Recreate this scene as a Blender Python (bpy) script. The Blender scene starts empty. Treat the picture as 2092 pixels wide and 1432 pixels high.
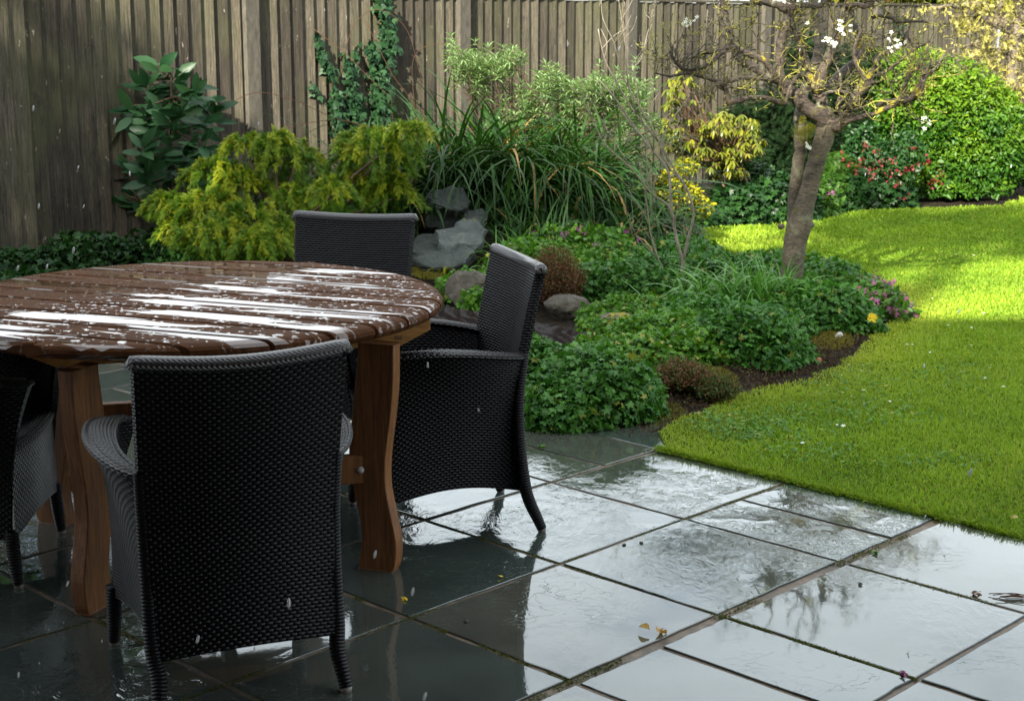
import bpy, math, random
import numpy as np
from mathutils import Vector
random.seed(7); rng = np.random.default_rng(11)
C = bpy.context.scene.collection
SC = bpy.context.scene
PI = math.pi
R = math.radians

# ------------------------------------------------------------------ camera, sky, sun, exposure
CAM_H = 1.6
PITCH = math.atan(656/3165)
cd = bpy.data.cameras.new('camera'); cam = bpy.data.objects.new('camera', cd); C.objects.link(cam)
cd.sensor_width = 36; cd.lens = 36*3165/2092; cd.clip_end = 500
cam.location = (0, 0, CAM_H); cam.rotation_euler = (PI/2 - PITCH, 0, 0)
cd.dof.use_dof = True; cd.dof.focus_distance = 5.6; cd.dof.aperture_fstop = 9.0
SC.camera = cam
SUN_EL, SUN_AZ = R(32), math.atan2(-0.917, -0.40)      # azimuth measured from +X, counter-clockwise
w = bpy.data.worlds.new('World'); SC.world = w; w.use_nodes = True
nt = w.node_tree; bg = nt.nodes['Background']; bg.inputs[1].default_value = 0.055
sky = nt.nodes.new('ShaderNodeTexSky'); sky.sky_type = 'NISHITA'; sky.sun_disc = False
sky.sun_elevation = SUN_EL; sky.sun_rotation = PI/2 - SUN_AZ
sky.air_density = 1.2; sky.dust_density = 2.0
tc = nt.nodes.new('ShaderNodeTexCoord'); mp = nt.nodes.new('ShaderNodeMapping'); mp.inputs['Scale'].default_value = (1, 1, 3.0)
nz = nt.nodes.new('ShaderNodeTexNoise'); nz.inputs['Scale'].default_value = 2.2; nz.inputs['Detail'].default_value = 6; nz.inputs['Roughness'].default_value = .55
rp = nt.nodes.new('ShaderNodeValToRGB'); rp.color_ramp.elements[0].position = .36; rp.color_ramp.elements[1].position = .50
rp2 = nt.nodes.new('ShaderNodeValToRGB'); rp2.color_ramp.elements[0].position = .35; rp2.color_ramp.elements[1].position = .7
rp2.color_ramp.elements[0].color = (7.0, 7.5, 7.9, 1); rp2.color_ramp.elements[1].color = (11.2, 11.8, 12.2, 1)
mx = nt.nodes.new('ShaderNodeMixRGB')
L = nt.links.new
L(tc.outputs['Generated'], mp.inputs[0]); L(mp.outputs[0], nz.inputs['Vector']); L(nz.outputs[0], rp.inputs[0]); L(nz.outputs[0], rp2.inputs[0])
L(rp.outputs[0], mx.inputs[0]); L(sky.outputs[0], mx.inputs[1]); L(rp2.outputs[0], mx.inputs[2]); L(mx.outputs[0], bg.inputs[0])
sd = bpy.data.lights.new('sun', 'SUN'); sd.energy = 4.3; sd.angle = R(.6); sd.color = (1, .93, .80)
so = bpy.data.objects.new('sun', sd); C.objects.link(so)
sdir = Vector((math.cos(SUN_AZ)*math.cos(SUN_EL), math.sin(SUN_AZ)*math.cos(SUN_EL), math.sin(SUN_EL)))
so.rotation_euler = sdir.to_track_quat('Z', 'Y').to_euler(); so.location = (20, -5, 20)
vs = SC.view_settings; vs.view_transform = 'Standard'; vs.look = 'None'; vs.exposure = 2.0; vs.gamma = 1
SC.cycles.max_bounces = 6; SC.cycles.diffuse_bounces = 3; SC.cycles.glossy_bounces = 3; SC.cycles.transmission_bounces = 3
SC.cycles.sample_clamp_indirect = 6.0
SC.cycles.use_denoising = True

F_ = 3165.0
def ray(px, py):
    u = (px-1046)/F_; v = (716-py)/F_
    return np.array([u, math.cos(PITCH)+v*math.sin(PITCH), -math.sin(PITCH)+v*math.cos(PITCH)])
def at(px, py, z=0.0):            # world point of height z seen at that pixel of the photograph
    d = ray(px, py); t = (z-CAM_H)/d[2]; return np.array([d[0]*t, d[1]*t, z])
def aty(px, py, Y):               # world point at distance Y
    d = ray(px, py); t = Y/d[1]; return np.array([d[0]*t, Y, CAM_H+d[2]*t])

# ------------------------------------------------------------------ helpers
def tag(o, label=None, cat=None, group=None, kind=None):
    if label: o['label'] = label
    if cat: o['category'] = cat
    if group: o['group'] = group
    if kind: o['kind'] = kind
    return o
def empty(name, loc=(0,0,0), rz=0, **k):
    o = bpy.data.objects.new(name, None); C.objects.link(o); o.location = loc; o.rotation_euler = (0,0,rz)
    o.empty_display_size = .05
    return tag(o, **k)
class MB:
    def __init__(s): s.v=[]; s.f=[]; s.c=[]; s.uv=[]; s.n=0
    def add(s, v, f, c=None, uv=None):
        v = np.asarray(v, float).reshape(-1,3)
        if isinstance(f, np.ndarray): s.f.append(f+s.n)
        else:
            by = {}
            for q in f: by.setdefault(len(q), []).append(q)
            for q in by.values(): s.f.append(np.array(q)+s.n)
        s.v.append(v); cc = np.zeros((len(v),3))
        if c is not None:
            c = np.asarray(c, float)
            if c.ndim == 0: cc[:,0] = c
            elif c.ndim == 1 and len(c) == 3 and len(v) != 3: cc[:] = c
            elif c.ndim == 1: cc[:,0] = c
            else: cc[:,:c.shape[1]] = c
        s.c.append(cc); s.uv.append(np.zeros((len(v),2)) if uv is None else np.asarray(uv).reshape(-1,2)); s.n += len(v)
        return s
    def build(s, name, mat=None, parent=None, smooth=True, uv=False):
        me = bpy.data.meshes.new(name); V = np.concatenate(s.v)
        tot = sum(f.size for f in s.f); nf = sum(len(f) for f in s.f)
        me.vertices.add(len(V)); me.vertices.foreach_set('co', V.ravel())
        me.loops.add(tot); idx = np.concatenate([f.ravel() for f in s.f]); me.loops.foreach_set('vertex_index', idx.astype(np.int32))
        me.polygons.add(nf); lt = np.concatenate([np.full(len(f), f.shape[1]) for f in s.f])
        ls = np.concatenate([[0], np.cumsum(lt)[:-1]])
        me.polygons.foreach_set('loop_start', ls.astype(np.int32)); me.polygons.foreach_set('loop_total', lt.astype(np.int32))
        me.update(calc_edges=True)
        me.polygons.foreach_set('use_smooth', np.full(nf, bool(smooth)))
        a = me.attributes.new('c', 'FLOAT_COLOR', 'POINT'); cc = np.concatenate(s.c)
        a.data.foreach_set('color', np.c_[cc, np.ones(len(cc))].ravel().astype(np.float32))
        if uv:
            u = me.uv_layers.new(name='uv'); U = np.concatenate(s.uv)[idx]; u.data.foreach_set('uv', U.ravel().astype(np.float32))
        if mat: me.materials.append(mat)
        me.validate()
        o = bpy.data.objects.new(name, me); C.objects.link(o)
        if parent: o.parent = parent
        return o
    def box(s, lo, hi, c=None, M=None):
        x0,y0,z0 = lo; x1,y1,z1 = hi
        v = np.array([[x0,y0,z0],[x1,y0,z0],[x1,y1,z0],[x0,y1,z0],[x0,y0,z1],[x1,y0,z1],[x1,y1,z1],[x0,y1,z1]])
        if M is not None: v = v@M[:3,:3].T + M[:3,3]
        return s.add(v, [(0,3,2,1),(4,5,6,7),(0,1,5,4),(1,2,6,5),(2,3,7,6),(3,0,4,7)], c)
    def tube(s, pts, rad, n=6, c=None, cap=True):
        P = np.asarray(pts, float); m = len(P); rad = np.broadcast_to(np.asarray(rad, float), (m,))
        T = np.gradient(P, axis=0); T /= np.linalg.norm(T, axis=1)[:,None]+1e-9
        a = np.array([0,0,1.]) if abs(T[0][2]) < .9 else np.array([1.,0,0])
        N = np.cross(T[0], a); N /= np.linalg.norm(N); V = []; U = []
        th = np.arange(n)*2*PI/n; le = 0
        for i in range(m):
            N = N - T[i]*N.dot(T[i]); N /= np.linalg.norm(N)+1e-9; B = np.cross(T[i], N)
            V.append(P[i] + rad[i]*(np.cos(th)[:,None]*N + np.sin(th)[:,None]*B))
            if i: le += np.linalg.norm(P[i]-P[i-1])
            U.append(np.c_[np.full(n, le), th*rad[i]])
        V = np.concatenate(V); U = np.concatenate(U)
        i, j = np.meshgrid(np.arange(m-1), np.arange(n), indexing='ij'); j2 = (j+1) % n
        f = [np.stack([i*n+j, i*n+j2, (i+1)*n+j2, (i+1)*n+j], -1).reshape(-1,4)]
        base = s.n
        if cap:
            V = np.concatenate([V, P[:1], P[-1:]]); U = np.concatenate([U, U[:1], U[-1:]])
            k = np.arange(n); k2 = (k+1) % n
            f.append(np.stack([k2, k, np.full(n, m*n)], -1)); f.append(np.stack([(m-1)*n+k, (m-1)*n+k2, np.full(n, m*n+1)], -1))
        s.v.append(V); s.uv.append(U)
        for q in f: s.f.append(q+base)
        cc = np.zeros((len(V),3))
        if c is not None: cc[:,:len(np.atleast_1d(c))] = np.atleast_1d(c)
        s.c.append(cc); s.n += len(V); return s
    def grid(s, P, flip=False, c=None, uv=None):
        P = np.asarray(P); a, b = P.shape[:2]
        i, j = np.meshgrid(np.arange(a-1), np.arange(b-1), indexing='ij')
        f = np.stack([i*b+j, (i+1)*b+j, (i+1)*b+j+1, i*b+j+1], -1).reshape(-1,4)
        if flip: f = f[:,::-1]
        return s.add(P.reshape(-1,3), f, c, uv)

def fbm(x, y, s=1.0, seed=0, z=0):
    x = x*s; y = y*s; r = 0; a = 1; t = 0
    g = np.random.default_rng(seed)
    for k in range(5):
        for _ in range(3):
            th = g.uniform(0, 2*PI); ph = g.uniform(0, 6.28); q = g.uniform(.7, 1.3); zz = g.uniform(-1,1)
            r = r + a*np.sin(q*(x*math.cos(th)+y*math.sin(th)+zz*z*s)+ph); t += a
        x = x*2.03; y = y*2.03; z = z*2.03; a *= .55
    return r/t*1.8

# ------------------------------------------------------------------ materials
def newmat(name):
    m = bpy.data.materials.new(name); m.use_nodes = True; n = m.node_tree
    return m, n, n.nodes['Principled BSDF'], n.links.new
def nd(n, t, **k):
    x = n.nodes.new(t)
    for a, b in k.items():
        if a in x.inputs: x.inputs[a].default_value = b
        else: setattr(x, a, b)
    return x
def noise(n, L, scale, detail=4, rough=.55, sc=None, coord='Object', dist=0):
    t = nd(n, 'ShaderNodeTexCoord'); q = nd(n, 'ShaderNodeTexNoise'); q.inputs['Scale'].default_value = scale
    q.inputs['Detail'].default_value = detail; q.inputs['Roughness'].default_value = rough; q.inputs['Distortion'].default_value = dist
    if sc:
        m = nd(n, 'ShaderNodeMapping'); m.inputs['Scale'].default_value = sc; L(t.outputs[coord], m.inputs[0]); L(m.outputs[0], q.inputs['Vector'])
    else: L(t.outputs[coord], q.inputs['Vector'])
    return q.outputs[0]
def ramp(n, L, src, stops):
    r = nd(n, 'ShaderNodeValToRGB'); e = r.color_ramp.elements
    while len(e) < len(stops): e.new(.5)
    for k, (p, c) in enumerate(stops):
        e[k].position = p; e[k].color = (*c, 1) if hasattr(c, '__len__') else (c, c, c, 1)
    L(src, r.inputs[0]); return r.outputs[0]
def mix(n, L, fac, a, b, mode='MIX'):
    m = nd(n, 'ShaderNodeMixRGB'); m.blend_type = mode
    for i, x in ((0, fac), (1, a), (2, b)):
        if isinstance(x, (int, float)): m.inputs[i].default_value = x if i == 0 else (x, x, x, 1)
        elif isinstance(x, (tuple, list)): m.inputs[i].default_value = (*x[:3], 1)
        else: L(x, m.inputs[i])
    return m.outputs[0]
def math_(n, L, op, a, b=None):
    m = nd(n, 'ShaderNodeMath'); m.operation = op
    for i, x in ((0, a), (1, b)):
        if x is None: continue
        if isinstance(x, (int, float)): m.inputs[i].default_value = x
        else: L(x, m.inputs[i])
    return m.outputs[0]
def bump(n, L, h, strength, dist, nrm=None):
    b = nd(n, 'ShaderNodeBump'); b.inputs['Strength'].default_value = strength; b.inputs['Distance'].default_value = dist
    L(h, b.inputs['Height'])
    if nrm is not None: L(nrm, b.inputs['Normal'])
    return b.outputs[0]
def attr(n, L):
    a = nd(n, 'ShaderNodeAttribute'); a.attribute_name = 'c'
    s = nd(n, 'ShaderNodeSeparateColor'); L(a.outputs['Color'], s.inputs[0]); return s.outputs
def leafmat(name, c1, c2, tip=None, rough=.42, trans=.25, spec=.3, c3=None, p3=.9):
    m, n, b, L = newmat(name); a = attr(n, L)
    st = [(0, c1), (p3-.02 if c3 else 1, c2)]
    if c3: st.append((p3, c3))
    col = ramp(n, L, a[0], st)
    if tip: col = mix(n, L, a[1], col, tip)
    L(col, b.inputs['Base Color']); b.inputs['Roughness'].default_value = rough; b.inputs['Specular IOR Level'].default_value = spec
    if trans:
        t = nd(n, 'ShaderNodeBsdfTranslucent'); ms = nd(n, 'ShaderNodeMixShader'); ms.inputs[0].default_value = trans
        c2_ = mix(n, L, 1.0, col, (1.3, 1.35, .6), 'MULTIPLY'); L(c2_, t.inputs[0])
        L(b.outputs[0], ms.inputs[1]); L(t.outputs[0], ms.inputs[2]); L(ms.outputs[0], n.nodes['Material Output'].inputs[0])
    return m
def simplemat(name, c1, c2, scale=8, rough=.7, bmp=.0, bd=.01, sc=None, detail=5, spec=.5, bs=None):
    m, n, b, L = newmat(name); q = noise(n, L, scale, detail, .6, sc)
    L(ramp(n, L, q, [(.3, c1), (.7, c2)]), b.inputs['Base Color']); b.inputs['Roughness'].default_value = rough
    b.inputs['Specular IOR Level'].default_value = spec
    if bmp: L(bump(n, L, q if not bs else noise(n, L, bs, 6, .6), bmp, bd), b.inputs['Normal'])
    return m

# --- weathered fence board
def m_fence():
    m, n, b, L = newmat('weathered_board'); a = attr(n, L)
    base = ramp(n, L, a[0], [(0, (.040,.034,.025)), (.5, (.074,.064,.046)), (1, (.12,.104,.074))])
    gr = noise(n, L, 9, 6, .7, (9, 9, .45), dist=.6); c = mix(n, L, .85, base, ramp(n, L, gr, [(.3, .22), (.5, .95), (.68, 1.7)]), 'MULTIPLY')
    fine = noise(n, L, 34, 4, .8, (8, 8, .5)); c = mix(n, L, .6, c, ramp(n, L, fine, [(.35, .3), (.6, 1.35)]), 'MULTIPLY')
    al = noise(n, L, 1.7, 5, .6, (1.5, 1.5, .8)); c = mix(n, L, ramp(n, L, al, [(.48, 0), (.68, .6)]), c, (.075,.080,.035))
    sp = noise(n, L, 26, 4, .7, (1, 1, .35)); c = mix(n, L, ramp(n, L, sp, [(.66, 0), (.72, .85)]), c, (.36,.32,.25))
    dk = noise(n, L, 5.5, 5, .7, (1, 1, .6)); c = mix(n, L, ramp(n, L, dk, [(.60, 0), (.70, .7)]), c, (.028,.024,.022))
    L(c, b.inputs['Base Color']); b.inputs['Roughness'].default_value = .8; b.inputs['Specular IOR Level'].default_value = .25
    L(bump(n, L, gr, .6, .006, bump(n, L, fine, .5, .002)), b.inputs['Normal']); return m
def m_post():
    return simplemat('concrete_post', (.045,.040,.030), (.105,.094,.072), 14, .85, .5, .006, (2, 2, .8))
# --- wet slate slabs
def m_slate():
    m, n, b, L = newmat('wet_slate'); a = attr(n, L)
    base = ramp(n, L, a[0], [(0, (.050,.062,.052)), (.5, (.066,.074,.062)), (1, (.090,.084,.064))])
    q = noise(n, L, 5, 6, .65); c = mix(n, L, .55, base, ramp(n, L, q, [(.3, .55), (.7, 1.4)]), 'MULTIPLY')
    st = noise(n, L, 2.2, 5, .6); c = mix(n, L, ramp(n, L, st, [(.58, 0), (.75, .5)]), c, (.060,.046,.026))
    sp = noise(n, L, 60, 2, .5); c = mix(n, L, ramp(n, L, sp, [(.73, 0), (.76, .8)]), c, (.012,.012,.010))
    L(c, b.inputs['Base Color'])
    big = noise(n, L, 1.6, 3, .5); rip = noise(n, L, 26, 3, .6, (1, .55, 1), dist=1.3); fine = noise(n, L, 110, 3, .6); drop = noise(n, L, 150, 1, .4)
    # ripple mask: per slab wetness in attribute y plus noise
    mk = math_(n, L, 'MULTIPLY', ramp(n, L, noise(n, L, 1.9, 3, .6), [(.42, .05), (.62, 1)]), a[1])
    h = math_(n, L, 'MULTIPLY', rip, mk); nr = bump(n, L, h, .8, .0048)
    ed = nd(n, 'ShaderNodeTexVoronoi'); ed.feature = 'DISTANCE_TO_EDGE'
    t = nd(n, 'ShaderNodeTexCoord'); mpp = nd(n, 'ShaderNodeMapping'); mpp.inputs['Scale'].default_value = (1.6, 3.2, 1)
    wq = nd(n, 'ShaderNodeTexNoise'); wq.inputs['Scale'].default_value = 3; wq.inputs['Detail'].default_value = 4
    ad = nd(n, 'ShaderNodeVectorMath'); ad.operation = 'ADD'; L(t.outputs['Object'], wq.inputs['Vector']); L(t.outputs['Object'], ad.inputs[0]); L(wq.outputs[1], ad.inputs[1])
    L(ad.outputs[0], mpp.inputs[0]); L(mpp.outputs[0], ed.inputs['Vector'])
    crk = ramp(n, L, ed.outputs[0], [(0, 0), (.010, 1)]); msk = ramp(n, L, noise(n, L, 1.3, 2, .5), [(.40, 0), (.44, 1)])
    crk2 = mix(n, L, msk, crk, 1.0)
    nr = bump(n, L, crk2, .2, .003, nr)
    nr = bump(n, L, big, .05, .006, nr); nr = bump(n, L, fine, .03, .0005, nr)
    L(nr, b.inputs['Normal'])
    L(ramp(n, L, noise(n, L, 3.1, 4, .6), [(.35, .02), (.7, .07)]), b.inputs['Roughness'])
    b.inputs['IOR'].default_value = 1.5; b.inputs['Specular Tint'].default_value = (.90, .98, 1, 1)
    b.inputs['Coat Weight'].default_value = .75; b.inputs['Coat Roughness'].default_value = .02; b.inputs['Coat IOR'].default_value = 1.43; b.inputs['Coat Tint'].default_value = (.88, .97, 1, 1)
    L(nr, b.inputs['Coat Normal']); return m
def m_mortar():
    m, n, b, L = newmat('mortar_joint'); q = noise(n, L, 3.3, 6, .7); s = noise(n, L, 30, 5, .7)
    c = ramp(n, L, q, [(.35, (.030,.022,.014)), (.5, (.16,.118,.075)), (.62, (.085,.058,.033)), (.7, (.05,.06,.012))])
    c = mix(n, L, .7, c, ramp(n, L, s, [(.3, .4), (.7, 1.5)]), 'MULTIPLY'); L(c, b.inputs['Base Color']); b.inputs['Roughness'].default_value = .55
    L(bump(n, L, s, .8, .006), b.inputs['Normal']); return m
# --- rattan weave, uv in metres
def m_weave(name, braid=False):
    m, n, b, L = newmat(name); u = nd(n, 'ShaderNodeUVMap'); u.uv_map = 'uv'; s = nd(n, 'ShaderNodeSeparateXYZ'); L(u.outputs[0], s.inputs[0])
    if braid:
        x = math_(n, L, 'MULTIPLY', s.outputs[0], 1/.012); y = math_(n, L, 'MULTIPLY', s.outputs[1], 1/.018)
        d = math_(n, L, 'FRACT', math_(n, L, 'ADD', x, math_(n, L, 'ABSOLUTE', math_(n, L, 'SINE', math_(n, L, 'MULTIPLY', y, PI)))))
        h = math_(n, L, 'SINE', math_(n, L, 'MULTIPLY', d, PI))
    else:
        v = math_(n, L, 'MULTIPLY', s.outputs[1], 1/.0088); row = math_(n, L, 'FLOOR', v); fv = math_(n, L, 'FRACT', v)
        uu = math_(n, L, 'FRACT', math_(n, L, 'ADD', math_(n, L, 'MULTIPLY', s.outputs[0], 1/.0205), math_(n, L, 'MULTIPLY', math_(n, L, 'MODULO', row, 2.0), .5)))
        hu = math_(n, L, 'POWER', math_(n, L, 'SINE', math_(n, L, 'MULTIPLY', uu, PI)), .7); hv = math_(n, L, 'POWER', math_(n, L, 'SINE', math_(n, L, 'MULTIPLY', fv, PI)), 1.0)
        h = math_(n, L, 'MULTIPLY', hu, hv)
    L(ramp(n, L, h, [(.0, (.001,.001,.0015)), (.25, (.003,.003,.004)), (1, (.006,.006,.008))]), b.inputs['Base Color'])  # colour darkened in the gaps between strands, standing for their shade
    q = noise(n, L, 6, 3, .5); L(ramp(n, L, q, [(.35, .30), (.65, .42)]), b.inputs['Roughness'])
    L(bump(n, L, h, 1.0, .0042), b.inputs['Normal']); b.inputs['Specular IOR Level'].default_value = .9 if braid else .26; b.inputs['Coat Weight'].default_value = .6 if braid else 0; b.inputs['Coat Roughness'].default_value = .2; return m
def m_wood(name, c1, c2, rough=.5, grain=(1, 1, 1), spec=.5, bm=.25, wet=0):
    m, n, b, L = newmat(name); q = noise(n, L, 14, 6, .65, grain, dist=.8)
    g2 = noise(n, L, 70, 3, .7, grain)
    c = ramp(n, L, q, [(.3, c1), (.7, c2)]); c = mix(n, L, .6, c, ramp(n, L, g2, [(.3, .55), (.7, 1.3)]), 'MULTIPLY')
    L(c, b.inputs['Base Color']); b.inputs['Roughness'].default_value = rough; b.inputs['Specular IOR Level'].default_value = spec
    L(bump(n, L, g2, bm, .002), b.inputs['Normal']); b.inputs['Coat Weight'].default_value = wet; b.inputs['Coat Roughness'].default_value = .08; return m
def m_tabletop():
    m, n, b, L = newmat('wet_brown_timber')
    g = noise(n, L, 12, 6, .65, (.35, 5, 1), dist=.7); g2 = noise(n, L, 60, 3, .7, (.2, 5, 1))
    c = ramp(n, L, g, [(.3, (.045,.018,.008)), (.55, (.090,.036,.013)), (.75, (.15,.066,.024))]); c = mix(n, L, .5, c, ramp(n, L, g2, [(.3, .6), (.7, 1.25)]), 'MULTIPLY')
    pale = noise(n, L, 4, 6, .7, (1, 3, 3)); c = mix(n, L, ramp(n, L, pale, [(.66, 0), (.72, .5)]), c, (.30,.22,.17))
    L(c, b.inputs['Base Color'])
    t = nd(n, 'ShaderNodeTexCoord')
    def vor(scale, sx, thr0, thr1):
        v = nd(n, 'ShaderNodeTexVoronoi'); v.inputs['Scale'].default_value = scale; mm = nd(n, 'ShaderNodeMapping'); mm.inputs['Scale'].default_value = sx
        w_ = nd(n, 'ShaderNodeTexNoise'); w_.inputs['Scale'].default_value = 45; L(t.outputs['Object'], w_.inputs['Vector'])
        a_ = nd(n, 'ShaderNodeVectorMath'); a_.operation = 'MULTIPLY_ADD'; L(w_.outputs[1], a_.inputs[0]); a_.inputs[1].default_value = (.035, .035, 0); L(t.outputs['Object'], a_.inputs[2])
        L(a_.outputs[0], mm.inputs[0]); L(mm.outputs[0], v.inputs['Vector']); return ramp(n, L, v.outputs[0], [(thr0, 1), (thr1, 0)])
    d1 = vor(30, (.7, 1, 0), .19, .25); d2 = vor(62, (.7, 1, 0), .22, .30)
    drops = mix(n, L, 1.0, d1, d2, 'LIGHTEN')
    pm = noise(n, L, 2.4, 4, .6, (.45, 3.2, 0), dist=.35); pud = ramp(n, L, pm, [(.515, 0), (.53, 1)])
    wet = mix(n, L, 1.0, pud, mix(n, L, 1.0, drops, ramp(n, L, noise(n, L, 5, 3, .6, (1, 1, 0)), [(.22, .0), (.32, 1)]), 'MULTIPLY'), 'LIGHTEN')
    # thin standing water mirrors; bare timber is matt
    gl = nd(n, 'ShaderNodeBsdfPrincipled'); gl.inputs['Roughness'].default_value = .03; gl.inputs['IOR'].default_value = 1.45; L(c, gl.inputs['Base Color'])
    gl.inputs['Coat Weight'].default_value = .6; gl.inputs['Coat IOR'].default_value = 1.5; gl.inputs['Coat Roughness'].default_value = .02
    wv = noise(n, L, 9, 2, .5); bn = bump(n, L, drops, .5, .0016, bump(n, L, wv, .06, .01))
    bn2 = mix(n, L, pud, bn, bump(n, L, wv, .04, .008)); L(bn2, gl.inputs['Normal']); L(bn2, gl.inputs['Coat Normal'])
    b.inputs['Roughness'].default_value = .7; b.inputs['Specular IOR Level'].default_value = .08; L(bump(n, L, g2, .3, .002), b.inputs['Normal'])
    ms = nd(n, 'ShaderNodeMixShader'); L(wet, ms.inputs[0]); L(b.outputs[0], ms.inputs[1]); L(gl.outputs[0], ms.inputs[2])
    L(ms.outputs[0], n.nodes['Material Output'].inputs[0]); return m
def m_bark(name, c1, c2, moss=(.30,.25,.012), m0=.55, m1=.63, band=True, rough=.6):
    m, n, b, L = newmat(name); q = noise(n, L, 7, 6, .7, (1, 1, 2.5)); r_ = noise(n, L, 34, 6, .75, (1, 1, 4) if band else (1, 1, 1))
    c = ramp(n, L, q, [(.3, c1), (.7, c2)]); c = mix(n, L, .75, c, ramp(n, L, r_, [(.38, .18), (.6, 1.5)]), 'MULTIPLY')
    li = noise(n, L, 11, 6, .7); c = mix(n, L, ramp(n, L, li, [(.56, 0), (.64, .8)]), c, (.20,.21,.13))
    mo = noise(n, L, 6.5, 6, .75); c = mix(n, L, ramp(n, L, mo, [(m0, 0), (m1, .95)]), c, moss)
    L(c, b.inputs['Base Color']); b.inputs['Roughness'].default_value = rough; b.inputs['Specular IOR Level'].default_value = .4
    L(bump(n, L, r_, .9, .012, bump(n, L, mo, .5, .01)), b.inputs['Normal']); return m
def m_lawn():
    m, n, b, L = newmat('lawn_turf'); q = noise(n, L, 1.3, 6, .65); s = noise(n, L, 40, 4, .7)
    c = ramp(n, L, q, [(.3, (.040,.085,.004)), (.5, (.075,.115,.006)), (.68, (.15,.15,.012))]); c = mix(n, L, .7, c, ramp(n, L, s, [(.3, .4), (.7, 1.4)]), 'MULTIPLY')
    L(c, b.inputs['Base Color']); b.inputs['Roughness'].default_value = .9; b.inputs['Specular IOR Level'].default_value = .1
    L(bump(n, L, s, 1, .02), b.inputs['Normal']); return m
def m_soil():
    m, n, b, L = newmat('garden_soil'); q = noise(n, L, 2.2, 5, .6); s = noise(n, L, 22, 6, .75)
    c = ramp(n, L, q, [(.4, (.022,.016,.011)), (.6, (.040,.030,.020)), (.70, (.06,.058,.012))]); c = mix(n, L, .8, c, ramp(n, L, s, [(.3, .3), (.7, 1.6)]), 'MULTIPLY')
    L(c, b.inputs['Base Color']); b.inputs['Roughness'].default_value = .85; b.inputs['Specular IOR Level'].default_value = .12; L(bump(n, L, s, 1, .05), b.inputs['Normal']); return m
def m_stone(name, c1, c2, c3, sc=5, mossc=None, rough=.35, mp=.6):
    m, n, b, L = newmat(name); q = noise(n, L, sc, 6, .65); s = noise(n, L, sc*5, 6, .7)
    c = ramp(n, L, q, [(.3, c1), (.5, c2), (.7, c3)]); c = mix(n, L, .7, c, ramp(n, L, s, [(.3, .5), (.7, 1.4)]), 'MULTIPLY')
    if mossc: c = mix(n, L, ramp(n, L, noise(n, L, sc*1.4, 5, .7), [(mp, 0), (mp+.06, 1)]), c, mossc)
    L(c, b.inputs['Base Color']); b.inputs['Roughness'].default_value = rough; L(bump(n, L, s, 1, .03), b.inputs['Normal']); return m

M = dict(
 fence=m_fence(), post=m_post(), slate=m_slate(), mortar=m_mortar(), weave=m_weave('black_rattan_weave'), braid=m_weave('black_rattan_braid', True),
 top=m_tabletop(), lawn=m_lawn(), soil=m_soil(),
 legwood=m_wood('stained_timber', (.085,.030,.007), (.30,.125,.030), .55, (6, 6, .35), bm=.4),
 apron=m_wood('ochre_timber', (.24,.11,.022), (.46,.24,.055), .5, (.6, .6, 4), bm=.3),
 steel=simplemat('galvanised_steel', (.35,.35,.34), (.6,.6,.58), 30, .35),
 cap=simplemat('pale_foot_cap', (.20,.19,.17), (.33,.31,.28), 30, .5),
 bark=m_bark('plum_bark', (.050,.040,.030), (.22,.18,.12), m0=.63, m1=.68),
 barkm=m_bark('mossy_limb_bark', (.035,.026,.022), (.15,.115,.085), moss=(.42,.35,.015), m0=.58, m1=.62),
 twig=m_bark('lichened_twig', (.040,.032,.020), (.14,.12,.060), moss=(.40,.38,.06), m0=.50, m1=.56, band=False),
 greytwig=simplemat('pale_grey_bark', (.16,.135,.095), (.34,.30,.23), 20, .55, .4, .004),
 stem=simplemat('brown_stem', (.06,.035,.02), (.15,.09,.05), 20, .6),
 liner=None, plastic=None)
M['slab_rock'] = m_stone('green_slate_rock', (.022,.033,.028), (.046,.060,.051), (.085,.102,.088), 5, (.05,.055,.014), .34, .62)
M['boulder'] = m_stone('lichened_boulder', (.050,.042,.028), (.10,.085,.058), (.17,.15,.11), 6, (.045,.050,.015), .6, .64)
M['moss'] = m_stone('yellow_moss', (.10,.10,.010), (.20,.18,.012), (.34,.28,.015), 22, None, .9)
mm_, n_, b_, L_ = newmat('black_pond_liner'); q_ = noise(n_, L_, 8, 6, .7)
L_(ramp(n_, L_, q_, [(.3, (.006,.004,.003)), (.7, (.022,.014,.011))]), b_.inputs['Base Color']); b_.inputs['Roughness'].default_value = .5; b_.inputs['Specular IOR Level'].default_value = .07
L_(bump(n_, L_, noise(n_, L_, 14, 5, .6, (1, 4, 1)), .6, .01), b_.inputs['Normal']); M['liner'] = mm_
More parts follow.
